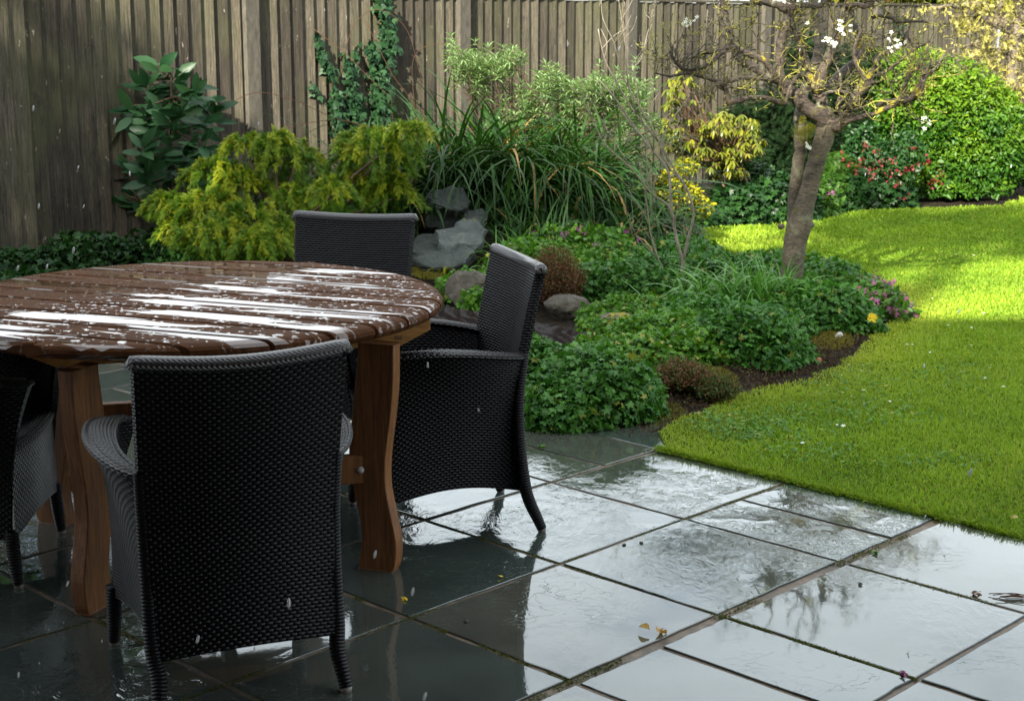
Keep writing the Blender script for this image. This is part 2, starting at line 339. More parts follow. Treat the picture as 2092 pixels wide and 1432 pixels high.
LM = dict(
 geranium=leafmat('geranium_leaf', (.040,.14,.010), (.13,.30,.022), rough=.40, c3=(.34,.33,.07), p3=.975),
 geranium_b=leafmat('geranium_leaf_dark', (.028,.115,.016), (.095,.25,.036), rough=.38, c3=(.26,.28,.05), p3=.985),
 laurel=leafmat('laurel_leaf', (.014,.055,.020), (.036,.10,.034), rough=.36, trans=.15),
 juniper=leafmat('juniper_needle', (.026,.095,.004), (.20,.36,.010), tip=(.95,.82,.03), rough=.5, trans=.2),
 ivy=leafmat('ivy_leaf', (.009,.036,.013), (.024,.070,.022), rough=.55, trans=.1),
 strap=leafmat('strap_leaf', (.012,.046,.008), (.036,.100,.013), rough=.5, c3=(.26,.17,.06), p3=1.0),
 lily=leafmat('daylily_leaf', (.075,.22,.030), (.17,.37,.07), rough=.38),
 pale=leafmat('silvery_leaf', (.085,.15,.055), (.24,.34,.15), rough=.42, trans=.3),
 yellow=leafmat('golden_leaf', (.12,.16,.008), (.42,.37,.010), rough=.4, trans=.3),
 green2=leafmat('mid_green_leaf', (.030,.085,.012), (.075,.17,.020), rough=.38),
 pieris=leafmat('yellow_green_leaf', (.060,.095,.010), (.20,.20,.014), rough=.35, c3=(.14,.06,.02), p3=1.0),
 conifer=leafmat('conifer_needle', (.006,.018,.006), (.014,.034,.009), rough=.7, trans=.1, spec=.1),  # needles darkened below their own green to stand for shade
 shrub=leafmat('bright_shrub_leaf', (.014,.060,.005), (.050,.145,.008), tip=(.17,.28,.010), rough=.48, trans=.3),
 red=leafmat('currant_flower', (.15,.008,.016), (.30,.03,.045), rough=.5),
 purple=leafmat('lungwort_flower', (.22,.07,.20), (.42,.12,.28), rough=.5),
 white=leafmat('white_blossom', (.72,.74,.68), (.85,.85,.80), rough=.6),
 dark=leafmat('shaded_green_leaf', (.008,.034,.008), (.026,.080,.015), rough=.42),  # shade on the currant and back clumps is put into this green
 brown=leafmat('dry_brown_twig', (.10,.045,.022), (.28,.14,.07), rough=.7, c3=(.07,.12,.03), p3=1),
 grass=leafmat('grass_blade', (.105,.225,.014), (.25,.41,.026), tip=(.55,.50,.09), rough=.6, trans=.35, spec=.15),
 catkin=leafmat('pale_yellow_blossom', (.30,.28,.07), (.50,.45,.14), rough=.6),
 yflower=leafmat('yellow_petal', (.80,.55,.01), (.90,.66,.02), rough=.5),
 dead=leafmat('fallen_leaf', (.42,.20,.04), (.62,.40,.10), rough=.5),
)

# ------------------------------------------------------------------ leaf templates (length along +x, normal +z)
def T_ovate(w=.5, fold=.12, droop=.25):
    xs = [0, .25, .55, .85, 1.0]; ws = [.04, .8, 1., .55, 0]; v = []; 
    for x, q in zip(xs, ws):
        z = -droop*x*x; v += [(x, q*w/2, z+fold*q*w), (x, 0, z), (x, -q*w/2, z+fold*q*w)]
    f = []
    for i in range(4):
        a = i*3; f += [(a+1, a+4, a+3, a), (a+2, a+5, a+4, a+1)]
    return np.array(v), np.array(f)
def T_diamond(w=.45, droop=.15):
    v = np.array([(0,0,0), (.5, w/2, .05-droop*.3), (1, 0, -droop), (.5, -w/2, .05-droop*.3), (.5, 0, -droop*.3-.02)])
    return v, np.array([(0,4,1,1),(4,2,1,1),(0,3,4,4),(3,2,4,4)])[:, :3]
def T_lobed(nl=5, inner=.42, cup=.22):
    v = [(0,0,0)]; k = nl*4-1; a0 = -2.45; a1 = 2.45
    for i in range(k+1):
        a = a0+(a1-a0)*i/k; ph = (i*nl/k) % 1; r_ = inner+(1-inner)*math.sin(PI*ph)**.8 if 0 < i < k else inner*.8
        r_ *= 1-.25*abs(a)/2.45
        v.append((.08+r_*math.cos(a), r_*math.sin(a), cup*r_*r_*(-1 if i % 2 else -.6)))
    v = np.array(v); v[:,0] += .35; v[:,:2] *= .62
    f = np.array([(0, i, i+1) for i in range(1, k+1)]); return v, f
def T_ivy():
    v = np.array([(0,0,0),(.05,.35,-.05),(.35,.5,-.12),(.5,.22,0),(1,0,-.15),(.5,-.22,0),(.35,-.5,-.12),(.05,-.35,-.05)])
    return v, np.array([(0,2,1),(0,3,2),(0,4,3),(0,5,4),(0,6,5),(0,7,6)])
def T_spray(k=9):                 # feathery conifer spray, drooping tip, t attribute in 4th column
    v = []; f = []; t = []
    def rib(x0, y0, z0, x1, y1, z1, w_, t0, t1):
        b = len(v); v.extend([(x0, y0-w_, z0), (x0, y0+w_, z0), (x1, y1, z1)]); f.append((b, b+1, b+2)); t.extend([t0, t0, t1])
    rib(0, 0, 0, .5, 0, .02, .022, 0, .2); rib(.45, 0, .02, 1, 0, -.12, .022, .2, 1)
    for i in range(k):
        x = .1+.8*i/k; L_ = .42*(1-.75*i/k); z = .02-.14*max(0, x-.4)
        for s in (-1, 1):
            rib(x, 0, z, x+L_*.75, s*L_*.62, z-.05+.04*((i*7) % 3-1), .021, x*.15, .35+.65*x)
            rib(x+L_*.35, s*L_*.3, z, x+L_*.85, s*L_*.25, z+.05, .017, x*.2, .35+.65*x)
    return np.array(v), np.array(f), np.array(t)
def T_needle():
    v = np.array([(0,-.05,0),(0,.05,0),(1,0,-.1)]); return v, np.array([(0,1,2)])
def T_flower5():
    v = [(0,0,0)]; f = []
    for i in range(5):
        a = i*2*PI/5; b = len(v); v += [(.6*math.cos(a-.45), .6*math.sin(a-.45), .12), (1.0*math.cos(a), 1.0*math.sin(a), .2), (.6*math.cos(a+.45), .6*math.sin(a+.45), .12)]
        f += [(0, b, b+1), (0, b+1, b+2)]
    return np.array(v), np.array(f)
OV = T_ovate(); LANCE = T_ovate(.22, .1, .35); DI = T_diamond(); LOB = T_lobed(); IVY = T_ivy(); SPR = T_spray(); NE = T_needle(); FL = T_flower5(); NARROW = T_diamond(.17, .25)

def unit(a): return a/(np.linalg.norm(a, axis=-1, keepdims=True)+1e-9)
def scatter(mb, T, P, N, size, D=None, rnd=None, tipw=0.0, rg=rng, pd=False):
    """put template T at points P with normals N; D = preferred leaf direction"""
    n = len(P); tv, tf = T[0], T[1]; N = unit(N)
    if D is None: D = rg.normal(size=(n,3))
    if pd: X = unit(D); N = unit(N - X*(N*X).sum(1)[:,None])
    else: X = unit(D - N*(D*N).sum(1)[:,None])
    Y = np.cross(N, X); S = np.broadcast_to(size, (n,))
    V = P[:,None,:] + S[:,None,None]*(tv[None,:,0:1]*X[:,None,:] + tv[None,:,1:2]*Y[:,None,:] + tv[None,:,2:3]*N[:,None,:])
    Fc = tf[None] + (np.arange(n)*len(tv))[:,None,None]
    if rnd is None: rnd = rg.random(n)
    c = np.zeros((n, len(tv), 3)); c[...,0] = rnd[:,None]
    if len(T) > 2: c[...,1] = T[2][None]*np.broadcast_to(tipw, (n,))[:,None]
    else: c[...,1] = np.broadcast_to(tipw, (n,))[:,None]
    mb.add(V.reshape(-1,3), Fc.reshape(-1, tf.shape[1]), c.reshape(-1,3)); return mb
def sph(n, rg=rng):
    return unit(rg.normal(size=(n,3)))
def lobe_leaves(mb, T, lobes, dens, size, up=.5, jit=.55, inner=.28, out=.4, tip=None, bump_=.12, zmin=.005, floor=None, seed=1):
    """lobes: (cx,cy,cz,rx,ry,rz). leaves spread through the outer shell of each lobe"""
    rg = np.random.default_rng(seed)
    for (cx, cy, cz, rx, ry, rz) in lobes:
        area = 4*PI*((rx*ry)**1.6/3+(rx*rz)**1.6/3+(ry*rz)**1.6/3)**(1/1.6); n = int(dens*area)
        d = sph(n, rg); k = 1-np.abs(rg.normal(size=n))*inner; k = np.clip(k, .15, 1.1)
        rr = np.array([rx, ry, rz]); bp = 1+bump_*fbm(d[:,0]*2.2+cx*3, d[:,1]*2.2+cy*3, 1.6, seed, d[:,2]*2.2)
        P = np.array([cx,cy,cz]) + d*rr*(k*bp)[:,None]
        ok = P[:,2] > (zmin if floor is None else floor(P[:,0], P[:,1])+zmin)
        P = P[ok]; d = d[ok]; kk = k[ok]; nrm = unit(d/rr)
        N = nrm*out + np.array([0,0,up]) + rg.normal(size=P.shape)*jit
        D = nrm*.6 + rg.normal(size=P.shape)*.5 + np.array([0,0,-.25])
        s = size*rg.uniform(.65, 1.25, len(P)); tw = 0 if tip is None else tip(P, nrm, kk, rg)
        scatter(mb, T, P, N, s, D, rg.random(len(P)), tw)
    return mb
def straps(mb, base, az, L_, w_, el0, droop, seg=7, rnd=None, twist=0.0, tip=0, rg=rng):
    n = len(base); P = base.copy(); el = el0.copy(); pts = [P.copy()]
    for k in range(seg):
        st = L_/seg; d = np.c_[np.cos(el)*np.cos(az), np.cos(el)*np.sin(az), np.sin(el)]
        P = P + d*st[:,None]; pts.append(P.copy()); el = el - droop/seg*(1+.9*k/seg)
    pts = np.stack(pts, 1); side = np.c_[-np.sin(az), np.cos(az), np.zeros(n)]; side = unit(side + np.array([0,0,1.])*twist*rg.normal(size=(n,1)))
    t = np.linspace(0, 1, seg+1); pr = np.clip(np.minimum(.55+2*t, 1.0)*(1-t**3.0), .02, 1)
    off = side[:,None,:]*(w_[:,None]*pr[None]/2)[...,None]; A = pts-off; B = pts+off
    V = np.stack([A, B], 2).reshape(n, -1, 3); m = (seg+1)*2
    q = np.array([(2*k, 2*k+1, 2*k+3, 2*k+2) for k in range(seg)]); Fc = q[None]+(np.arange(n)*m)[:,None,None]
    if rnd is None: rnd = rg.random(n)
    c = np.zeros((n, m, 3)); c[...,0] = rnd[:,None]; c[...,1] = np.broadcast_to(tip, (n,))[:,None]*np.repeat(t, 2)[None]
    mb.add(V.reshape(-1,3), Fc.reshape(-1,4), c.reshape(-1,3)); return mb
def smooth_path(P, k=4):
    P = np.asarray(P, float); out = []
    Q = np.vstack([2*P[0]-P[1], P, 2*P[-1]-P[-2]])
    for i in range(1, len(Q)-2):
        for t in np.arange(k)/k:
            a, b, c, d = Q[i-1], Q[i], Q[i+1], Q[i+2]
            out.append(.5*((2*b)+(-a+c)*t+(2*a-5*b+4*c-d)*t*t+(-a+3*b-3*c+d)*t**3))
    out.append(P[-1]); return np.array(out)
def inpoly(x, y, poly):
    ins = np.zeros(len(x), bool); p = np.asarray(poly); j = len(p)-1
    for i in range(len(p)):
        xi, yi = p[i]; xj, yj = p[j]
        c = ((yi > y) != (yj > y)) & (x < (xj-xi)*(y-yi)/(yj-yi+1e-12)+xi); ins ^= c; j = i
    return ins
def densify(poly, step=.08, wob=.012, seed=3):
    g = np.random.default_rng(seed); out = []
    for i in range(len(poly)):
        a = np.array(poly[i]); b = np.array(poly[(i+1) % len(poly)]); n = max(1, int(np.linalg.norm(b-a)/step))
        for k in range(n): out.append(a+(b-a)*k/n+g.normal(size=2)*wob)
    return out

# ------------------------------------------------------------------ ground
def bedz(x, y):
    z = .30*np.exp(-(((x+.25)/1.0)**2+((y-11.0)/1.1)**2)) + .09*np.exp(-(((x-.9)/.8)**2+((y-8.4)/1.2)**2)) + .05*np.exp(-(((x-.6)/.5)**2+((y-7.2)/.6)**2))
    return z + .012*fbm(x, y, 5, 4) - .004
MB().grid(np.stack(np.meshgrid([-60, 60], [-30, 90], indexing='ij')+[np.full((2,2), -.06)], -1)).build('ground', M['soil'], smooth=False)['kind'] = 'structure'
gx, gy = np.meshgrid(np.linspace(-6, 9, 240), np.linspace(5.2, 22, 260), indexing='ij')
def patio_side(x, y):     # >0 on the garden side of the lawn/patio edge line
    return (x-.553)*math.sin(R(45))+(y-5.83)*math.cos(R(45))
bz = bedz(gx, gy); bz = np.where(inpoly(gx.ravel(), gy.ravel(), [(-6,6.6),(0,6.6),(.5,5.95),(.6,5.9),(9,0),(9,22),(-6,22)]).reshape(gx.shape), bz, -.05)
MB().grid(np.stack([gx, gy, bz-.012], -1)).build('garden_soil', M['soil'])['kind'] = 'structure'
LAWN = [(.58,5.80),(.60,6.05),(.74,6.27),(.97,6.70),(1.36,7.02),(1.66,7.42),(1.84,7.92),(2.20,8.70),(2.40,9.5),(2.25,10.5),(1.9,11.0),(1.50,11.3),(1.34,11.7),(1.32,12.3),(1.7,12.65),(2.2,12.75),(2.6,13.2),(3.1,13.75),(3.8,14.0),(4.5,14.2),(5.1,15.2),(6.6,16.6),(12,17.5),(14,10),(9,-2.6)]
ld = densify(LAWN, .1, .018)
g = MB(); cxy = np.array([4.5, 9.0])
from mathutils.geometry import tessellate_polygon
tri = tessellate_polygon([[Vector((p[0], p[1], 0)) for p in ld]])
g.add(np.array([(p[0], p[1], .005) for p in ld]), np.array(tri))
bot = np.array([(p[0], p[1], -.05) for p in ld]); n_l = len(ld)
g.add(np.concatenate([np.array([(p[0], p[1], .005) for p in ld]), bot]), np.array([(i, (i+1) % n_l, n_l+(i+1) % n_l, n_l+i) for i in range(n_l)]))
g.build('lawn', M['lawn'], smooth=False)['kind'] = 'structure'
# grass blades, shorter and denser close by
def blades(n, y0, y1, hgt, wid, seed):
    rg = np.random.default_rng(seed); x = rg.uniform(.4, 8.0, int(n*3.7)); y = rg.uniform(y0, y1, int(n*3.7))
    ok = inpoly(x, y, [tuple(p) for p in ld]) & (x < y*.37+2.0); x = x[ok]; y = y[ok]; n = len(x)
    pn = fbm(x, y, 1.6, 9); p2 = fbm(x, y, 7, 12)
    # distance to the planted edge: worn mossy turf beside the bed
    E_ = np.array(LAWN[:9]); dmin = np.full(n, 9.)
    for a, b in zip(E_[:-1], E_[1:]):
        t = np.clip(((x-a[0])*(b-a)[0]+(y-a[1])*(b-a)[1])/((b-a)**2).sum(), 0, 1); dmin = np.minimum(dmin, np.hypot(x-a[0]-t*(b-a)[0], y-a[1]-t*(b-a)[1]))
    moss = np.clip(1-dmin/.35, 0, 1)
    base = np.c_[x, y, np.full(n, .008)]; az = rg.uniform(0, 2*PI, n); L_ = hgt*rg.uniform(.5, 1.3, n)*(1-.35*moss)*(1+.25*p2)
    p3_ = fbm(x, y, 3.2, 19); rnd = np.clip(.5+.40*pn+.28*p2-.35*np.clip(p3_, 0, 1)+rg.normal(size=n)*.2, 0, 1); tip = np.clip(.25*rg.random(n)+.5*moss+.35*np.clip(pn, 0, 1)*rg.random(n)+(rg.random(n) < .05)*.8, 0, 1)
    return straps(MB(), base, az, L_, wid*rg.uniform(.7, 1.3, n), R(85)-rg.random(n)*.9, rg.uniform(.3, 1.5, n), 2, rnd, .3, tip, rg)
gb = blades(170000, 2.6, 7.6, .023, .0040, 21); g2_ = blades(110000, 7.4, 11, .026, .0070, 22); g3_ = blades(60000, 10.8, 16.5, .03, .012, 23)
for q in (g2_, g3_):
    gb.add(q.v[0], q.f[0], q.c[0])
rg = np.random.default_rng(77); a = np.array(ld[0])*0+np.array([.58,5.80]); b = np.array([9,-2.6]); m = 16000; t = rg.random(m)**1.6*.62; q = a+(b-a)*t[:,None]+rg.normal(size=(m,2))*.012
straps(gb, np.c_[q, np.full(m, .002)], R(225)+rg.normal(size=m)*1.1, rg.uniform(.012, .036, m), rg.uniform(.003, .0048, m), R(80)-rg.random(m)*1.0, rg.uniform(.4, 1.6, m), 2, np.clip(.35+rg.normal(size=m)*.25, 0, 1), .3, rg.random(m)*.6, rg)
o = gb.build('grass', LM['grass']); tag(o, 'short mown green grass of the lawn, yellower and mossy beside the bed', 'grass', kind='stuff')
# broad leaved weeds in the turf
wd = MB(); rg = np.random.default_rng(31); P = []
for (px, py, rx, ry, n) in [(1560,880,120,30,240),(1770,850,160,40,320),(1900,950,120,20,120),(1470,870,90,30,240),(1760,780,150,30,220),(1950,770,100,40,120),(1650,930,120,30,160),(1530,900,60,16,120),(1980,560,100,40,80)]:
    for _ in range(n):
        q = at(px+rg.normal()*rx*.5, py+rg.normal()*ry*.5); P.append((q[0], q[1], .022+rg.random()*.01))
P = np.array(P); P = P[inpoly(P[:,0], P[:,1], LAWN)]
scatter(wd, LOB, P, np.array([0,0,1.])+rg.normal(size=P.shape)*.35, rg.uniform(.010, .021, len(P)), None, rg.random(len(P)), 0)
tag(wd.build('clover', LM['geranium']), 'low clover and buttercup leaves spread through the lawn', 'clover', kind='stuff')

# ------------------------------------------------------------------ patio
uA = np.array([math.cos(R(45.8)), math.sin(R(45.8))]); uB = np.array([math.cos(R(-44.6)), math.sin(R(-44.6))]); O_ = np.array([.145, 4.502])
PA, PB = .617, .612
sl = MB(); rg = np.random.default_rng(5)
def slab(a0, a1, b0, b1, gl=.010, gr=.010, gn=.010, gf=.010):
    a0 += gn; a1 -= gf; b0 += gl; b1 -= gr
    cor = [(a0,b0),(a1,b0),(a1,b1),(a0,b1)]; pts = []
    for i in range(4):
        p, q = np.array(cor[i]), np.array(cor[(i+1) % 4]); m = 8
        for k in range(m):
            t = k/m; pt = p+(q-p)*t; 
            if k: pt = pt+rg.normal(size=2)*.0016
            pts.append(O_+uA*pt[0]+uB*pt[1])
    c = O_+uA*(a0+a1)/2+uB*(b0+b1)/2
    z0 = rg.normal()*.0012; tx, ty = rg.normal(size=2)*.0022
    top = [(p[0], p[1], z0+tx*(p[0]-c[0])+ty*(p[1]-c[1])) for p in pts]
    inn = [((p[0]-c[0])*.990+c[0], (p[1]-c[1])*.990+c[1], z0+tx*(p[0]-c[0])+ty*(p[1]-c[1])+.0015) for p in pts]
    bot = [(p[0], p[1], -.03) for p in pts]; n = len(pts)
    V = np.array(inn+top+bot); f = [tuple(range(n))]
    for i in range(n):
        j = (i+1) % n; f.append((i, n+i, n+j, j)); f.append((n+i, 2*n+i, 2*n+j, n+j))
    r1 = rg.random(); wet = rg.choice([.05, .15, .5, 1.0], p=[.35, .25, .2, .2])
    return V, f, r1, wet
wetmap = {(0,1):.28, (0,0):.4, (0,2):.05, (1,0):1.5, (1,1):.10, (2,0):.9, (1,2):.3, (0,3):.1, (2,-1):1.2, (1,-1):1.9, (1,-2):1.2, (0,-1):1.0, (0,-2):1.0, (-1,0):.10, (-1,1):.12, (-1,2):.15, (-1,-1):.5, (-2,0):.1, (-2,-1):.4, (-3,-2):.6, (-2,-2):.6}
for i in range(-6, 5):            # cells along A
    for j in range(-9, 8):        # cells along B
        a0, a1, b0, b1 = i*PA, (i+1)*PA, j*PB, (j+1)*PB
        c = O_+uA*(a0+a1)/2+uB*(b0+b1)/2
        if i >= 2: # beyond the lawn edge line
            if not (j <= -1): continue
        wide = dict(gn=.009, gf=.009, gl=.009, gr=.009)
        if j == 0: wide['gr'] = .018
        if j == 1: wide['gl'] = .020
        parts = [(a0, a1, b0, b1)]
        
        if (i, j) in [(1, 0)]: parts = [(a0, a0+.31, b0, b1), (a0+.31, a1, b0, b1)]
        elif (i, j) in [(-1, 1)]: parts = [(a0, a0+.33, b0, b1), (a0+.33, a1, b0, b1)]
        elif (i, j) in [(2, -1), (1, -2)]: parts = [(a0, a0+.30, b0, b1), (a0+.30, a1, b0, b1)]
        elif (i, j) not in wetmap and rg.random() < .18:
            parts = [(a0, a1, b0, b0+.31), (a0, a1, b0+.31, b1)] if rg.random() < .5 else [(a0, a0+.31, b0, b1), (a0+.31, a1, b0, b1)]
        for (p0, p1, q0, q1) in parts:
            V, f, r1, wet = slab(p0, p1, q0, q1, **wide); wet = wetmap.get((i, j), wet)
            if i == 1 and j in (0, 1): wet *= rg.uniform(.8, 1.3)
            sl.add(V, f, np.tile([r1, wet, 0], (len(V), 1)))
o = sl.build('patio', M['slate'], smooth=False); o['kind'] = 'structure'
MB().grid(np.stack(np.meshgrid([-7, 7], [-3, 8.2], indexing='ij')+[np.full((2,2), -.0035)], -1)).build('patio_mortar', M['mortar'], smooth=False)['kind'] = 'structure'
# clip mortar from showing in the lawn: the lawn sheet and soil lie above it

# moss tufts and small weeds growing out of the joints
jm = MB(); rg = np.random.default_rng(8); P = []
def joint(a0, b0, a1, b1, n, w_=.005, ph=0.0):
    t = rg.random(n); m = fbm(t*np.hypot(a1-a0, b1-b0)+ph, t*0+ph, 9, 6) > -.1; t = t[m]; a = a0+(a1-a0)*t+rg.normal(size=len(t))*(w_ if abs(b1-b0) > 1e-6 else 0); b = b0+(b1-b0)*t+rg.normal(size=len(t))*(w_ if abs(a1-a0) > 1e-6 else 0)
    q = O_+uA*a[:,None]+uB*b[:,None]; P.extend(np.c_[q, -.004+rg.random(len(q))*.007])
joint(-1.9, PB, 1.3, PB, 5200, .009, 1); joint(0, PB, 0, 2*PB, 2600, .004, 2); joint(0, -3*PB, 0, PB, 1500, .004, 3); joint(-PA, -3*PB, -PA, PB, 3400, .004, 4); joint(-2*PA, -PB, -2*PA, PB, 1200, .004, 5)
joint(-2.5, 0, 1.2, 0, 3600, .004, 6); joint(PA, PB, PA, 2.2*PB, 900, .004, 7); joint(-2.5, -PB, 1.8, -PB, 1800, .004, 8); joint(-PA, PB, -PA, 2*PB, 700, .004, 9); joint(-2.2, -2*PB, 1, -2*PB, 1200, .004, 10)
P = np.array(P); scatter(jm, DI, P, np.array([0,0,1.])+rg.normal(size=P.shape)*.8, rg.uniform(.004, .009, len(P)), None, None, 0)
tag(jm.build('joint_moss', leafmat('joint_moss_green', (.045,.06,.008), (.13,.15,.012), c3=(.14,.075,.03), p3=1., rough=.8)), 'green and brown moss growing in the joints between the slabs', 'moss', kind='stuff')

# ------------------------------------------------------------------ fence
F0 = np.array([-3.52, 10.56]); FD = np.array([.695, .719]); FD /= np.linalg.norm(FD); FN = np.array([FD[1], -FD[0]])
FH = 1.87
def fence(name, f0, fd, posts, t0, t1, label, seed):
    fn = np.array([fd[1], -fd[0]]); rg = np.random.default_rng(seed)
    root = empty(name, (f0[0]+fd[0]*t0, f0[1]+fd[1]*t0, 0), label=label, cat='fence')
    off = np.array([root.location[0], root.location[1], 0])
    Mx = np.eye(4); Mx[:2,0] = fd; Mx[:2,1] = -fn; Mx[:2,3] = f0-off[:2]
    ed = [t0]+list(posts)+[t1]
    for a, b in zip(ed[:-1], ed[1:]):
        bay = MB(); t = a+.02; hh = FH+rg.normal()*.008
        while t < b-.02:
            w_ = .118+rg.normal()*.005; x0, x1 = t, min(t+w_+.012, b); zt = hh+rg.normal()*.004; ln = rg.normal()*.0015
            # feather-edged board: thick edge left, thin right, lapping its neighbour
            ys = [(-.022, x0), (-.006+ln, x1)]
            v = [(x0-.010, -.006+ln, .02), (x1-.012, -.036, .02), (x1-.012, .0, .02), (x0-.010, .0, .02), (x0-.010+rg.normal()*.002, -.006+ln, zt), (x1-.012, -.036, zt), (x1-.012, .0, zt), (x0-.010, .0, zt)]
            v = np.array(v)@Mx[:3,:3].T+Mx[:3,3]; bay.add(v, [(0,3,2,1),(4,5,6,7),(0,1,5,4),(1,2,6,5),(2,3,7,6),(3,0,4,7)], rg.random()); t += w_
        bay.build('board_panel', M['fence'], root, smooth=False)
        cp = MB(); cp.box((a, -.04, hh+.006), (b, .03, hh+.030), rg.random(), Mx); cp.build('capping_rail', M['fence'], root, smooth=False)
    for p in posts:
        q = MB(); q.box((p-.062, -.075, 0), (p+.062, .05, FH+.07), .5, Mx); q.build('post', M['post'], root, smooth=False)
    return root
fence('board_fence', F0, FD, [2.15+2.26*k for k in range(-1, 6)], -1.6, 14.2, 'long weathered vertical board fence running behind the garden beds', 2)
c2 = F0+FD*14.25; fence('board_fence', c2+np.array([.02,-.02]), np.array([FN[0], FN[1]]), [2.2, 4.5], 0.0, 6, 'short dark board fence turning the corner behind the blossoming tree at far right', 3)

# ------------------------------------------------------------------ table
TC = np.array([-1.0, 4.77]); TR = .785; TZ = .785; PD = R(-21.5)
tab = empty('garden_table', (TC[0], TC[1], 0), PD, label='round slatted brown timber garden table with wet shining top on wavy legs', cat='table')
tt = MB(); pw = .148; gap = .012; th = .044; k0 = -7
for k in range(-5, 6):
    y0, y1 = (k-.5)*pw+gap/2, (k+.5)*pw-gap/2
    if min(abs(y0), abs(y1)) >= TR and y0*y1 > 0: continue
    y0c, y1c = max(y0, -TR*.995), min(y1, TR*.995); ys = np.linspace(y0c, y1c, 9); xe = np.sqrt(np.maximum(TR**2-ys**2, 1e-5))
    # bullnose: stack of outlines with varying inset
    prof = [(.0, -th*.0), (.012, 0.0)]
    rings = []
    for ins, z in [(.018,-th),(.006,-th+.008),(0,-th*.6),(.002,-th*.35),(.010,-.007),(.022,-.0022),(.034,0)]:
        s = (TR-ins)/TR; yy0, yy1 = y0c, y1c
        sh_ = .0075 if ins >= .034 else .0035 if ins >= .022 else .001 if ins >= .010 else 0; yy0, yy1 = y0c+sh_, y1c-sh_
        yy = np.linspace(yy0, yy1, 9); xx = np.sqrt(np.maximum((TR-ins)**2-np.minimum(np.abs(yy), TR-ins-1e-4)**2, 1e-5))
        ring = [(x_, y_, TZ+z) for x_, y_ in zip(xx, yy)] + [(-x_, y_, TZ+z) for x_, y_ in zip(xx[::-1], yy[::-1])]; rings.append(ring)
    V = np.array(rings).reshape(-1, 3); n = 18; f = []
    for r_ in range(6):
        for i in range(n): j = (i+1) % n; f.append((r_*n+i, r_*n+j, (r_+1)*n+j, (r_+1)*n+i))
    f.append(tuple(range(n))[::-1]); f.append(tuple(6*n+i for i in range(n))); tt.add(V, f, random.random())
tt.build('tabletop', M['top'], tab, smooth=False)
MB().tube([(0,0,TZ-th-.002),(0,0,TZ+.0012)], .024, 20).build('parasol_hole_plug', M['stem'], tab)
# legs: wavy planks standing along the two diagonals of the frame
LEGP = [(-22.6, at(780,1150)), (68, at(192,1252)), (157.4, at(118,1068)), (-112+180+180, None)]
cen = np.array([-.955, 4.69])
prof_w = [(0,.050,-.062),(.03,.062,-.060),(.10,.066,-.050),(.17,.052,-.058),(.26,.034,-.078),(.34,.034,-.088),(.42,.044,-.082),(.50,.056,-.070),(.58,.064,-.062),(.66,.066,-.052),(.70,.066,-.050)]
def wavy_leg(dirang, rad):
    d = np.array([math.cos(dirang), math.sin(dirang), 0]); s = np.array([-d[1], d[0], 0]); p0 = np.array([cen[0]-TC[0], cen[1]-TC[1], 0])
    P = smooth_path(np.array([(z, a, b) for z, a, b in prof_w]), 3); rows = []
    for z, a, b in P:
        for (q, tq) in ((a, -.024), (a, .024), (b, .024), (b, -.024)):
            rows.append(p0 + d*(rad+q) + s*tq + np.array([0,0,z]))
    n = len(P); f = [(0,1,2,3), tuple((n-1)*4+k for k in (3,2,1,0))]
    for i in range(n-1):
        for k in range(4): f.append((i*4+k, i*4+(k+1) % 4, (i+1)*4+(k+1) % 4, (i+1)*4+k))
    c_, s_ = math.cos(-PD), math.sin(-PD); Rz = np.array([[c_,-s_,0],[s_,c_,0],[0,0,1]])
    return MB().add(np.array(rows)@Rz.T, f, .5)
def to_local(P):
    c_, s_ = math.cos(-PD), math.sin(-PD); Rz = np.array([[c_,-s_,0],[s_,c_,0],[0,0,1]])
    return (np.atleast_2d(P)-np.array([TC[0], TC[1], 0]))@Rz.T
for a in (R(-22), R(248), R(158), R(68)):
    o = wavy_leg(a, .60).build('leg', M['legwood'], tab, smooth=False)
    md = o.modifiers.new('b', 'BEVEL'); md.width = .004; md.segments = 2; md.limit_method = 'ANGLE'
def beam(name, p, q, h, t, z, mat, taper=0.0):
    p = np.array([p[0], p[1]]); q = np.array([q[0], q[1]]); d = (q-p)/np.linalg.norm(q-p); s = np.array([-d[1], d[0]]); Ln = np.linalg.norm(q-p)
    v = []
    for st in (-t/2, t/2):
        for (u, zz) in ((taper, z), (Ln-taper, z), (Ln, z+h*.55 if taper else z), (Ln, z+h), (0, z+h), (0, z+h*.55 if taper else z)):
            w_ = p+d*u+s*st; v.append((w_[0], w_[1], zz))
    if not taper:
        v = [v[i] for i in (0,1,3,4,6,7,9,10)]; n = 4
    else: n = 6
    f = [tuple(range(n)), tuple(range(2*n-1, n-1, -1))]+[(i, n+i, n+(i+1) % n, (i+1) % n) for i in range(n)]
    o = MB().add(to_local(np.array(v)), f, random.random()).build(name, mat, tab, smooth=False)
    md = o.modifiers.new('b', 'BEVEL'); md.width = .003; md.segments = 2; return o
zb = .662; hb = TZ-th-zb-.002
b0 = at(45, 752, zb)[:2]; b1 = at(877, 700, zb)[:2]; bd_ = (b1-b0)/np.linalg.norm(b1-b0); bn = np.array([-bd_[1], bd_[0]])
beam('apron_beam', b0, b1, hb, .034, zb, M['apron'], .09)
beam('apron_beam', b0+bn*.93, b1+bn*.93, hb, .034, zb, M['apron'], .09)
m0 = b0+bd_*.17; m1 = b1-bd_*.17
beam('cross_beam', m0+bn*.02, m0+bn*.91, hb-.004, .034, zb+.004, M['apron']); beam('cross_beam', m1+bn*.02, m1+bn*.91, hb-.004, .034, zb+.004, M['apron'])
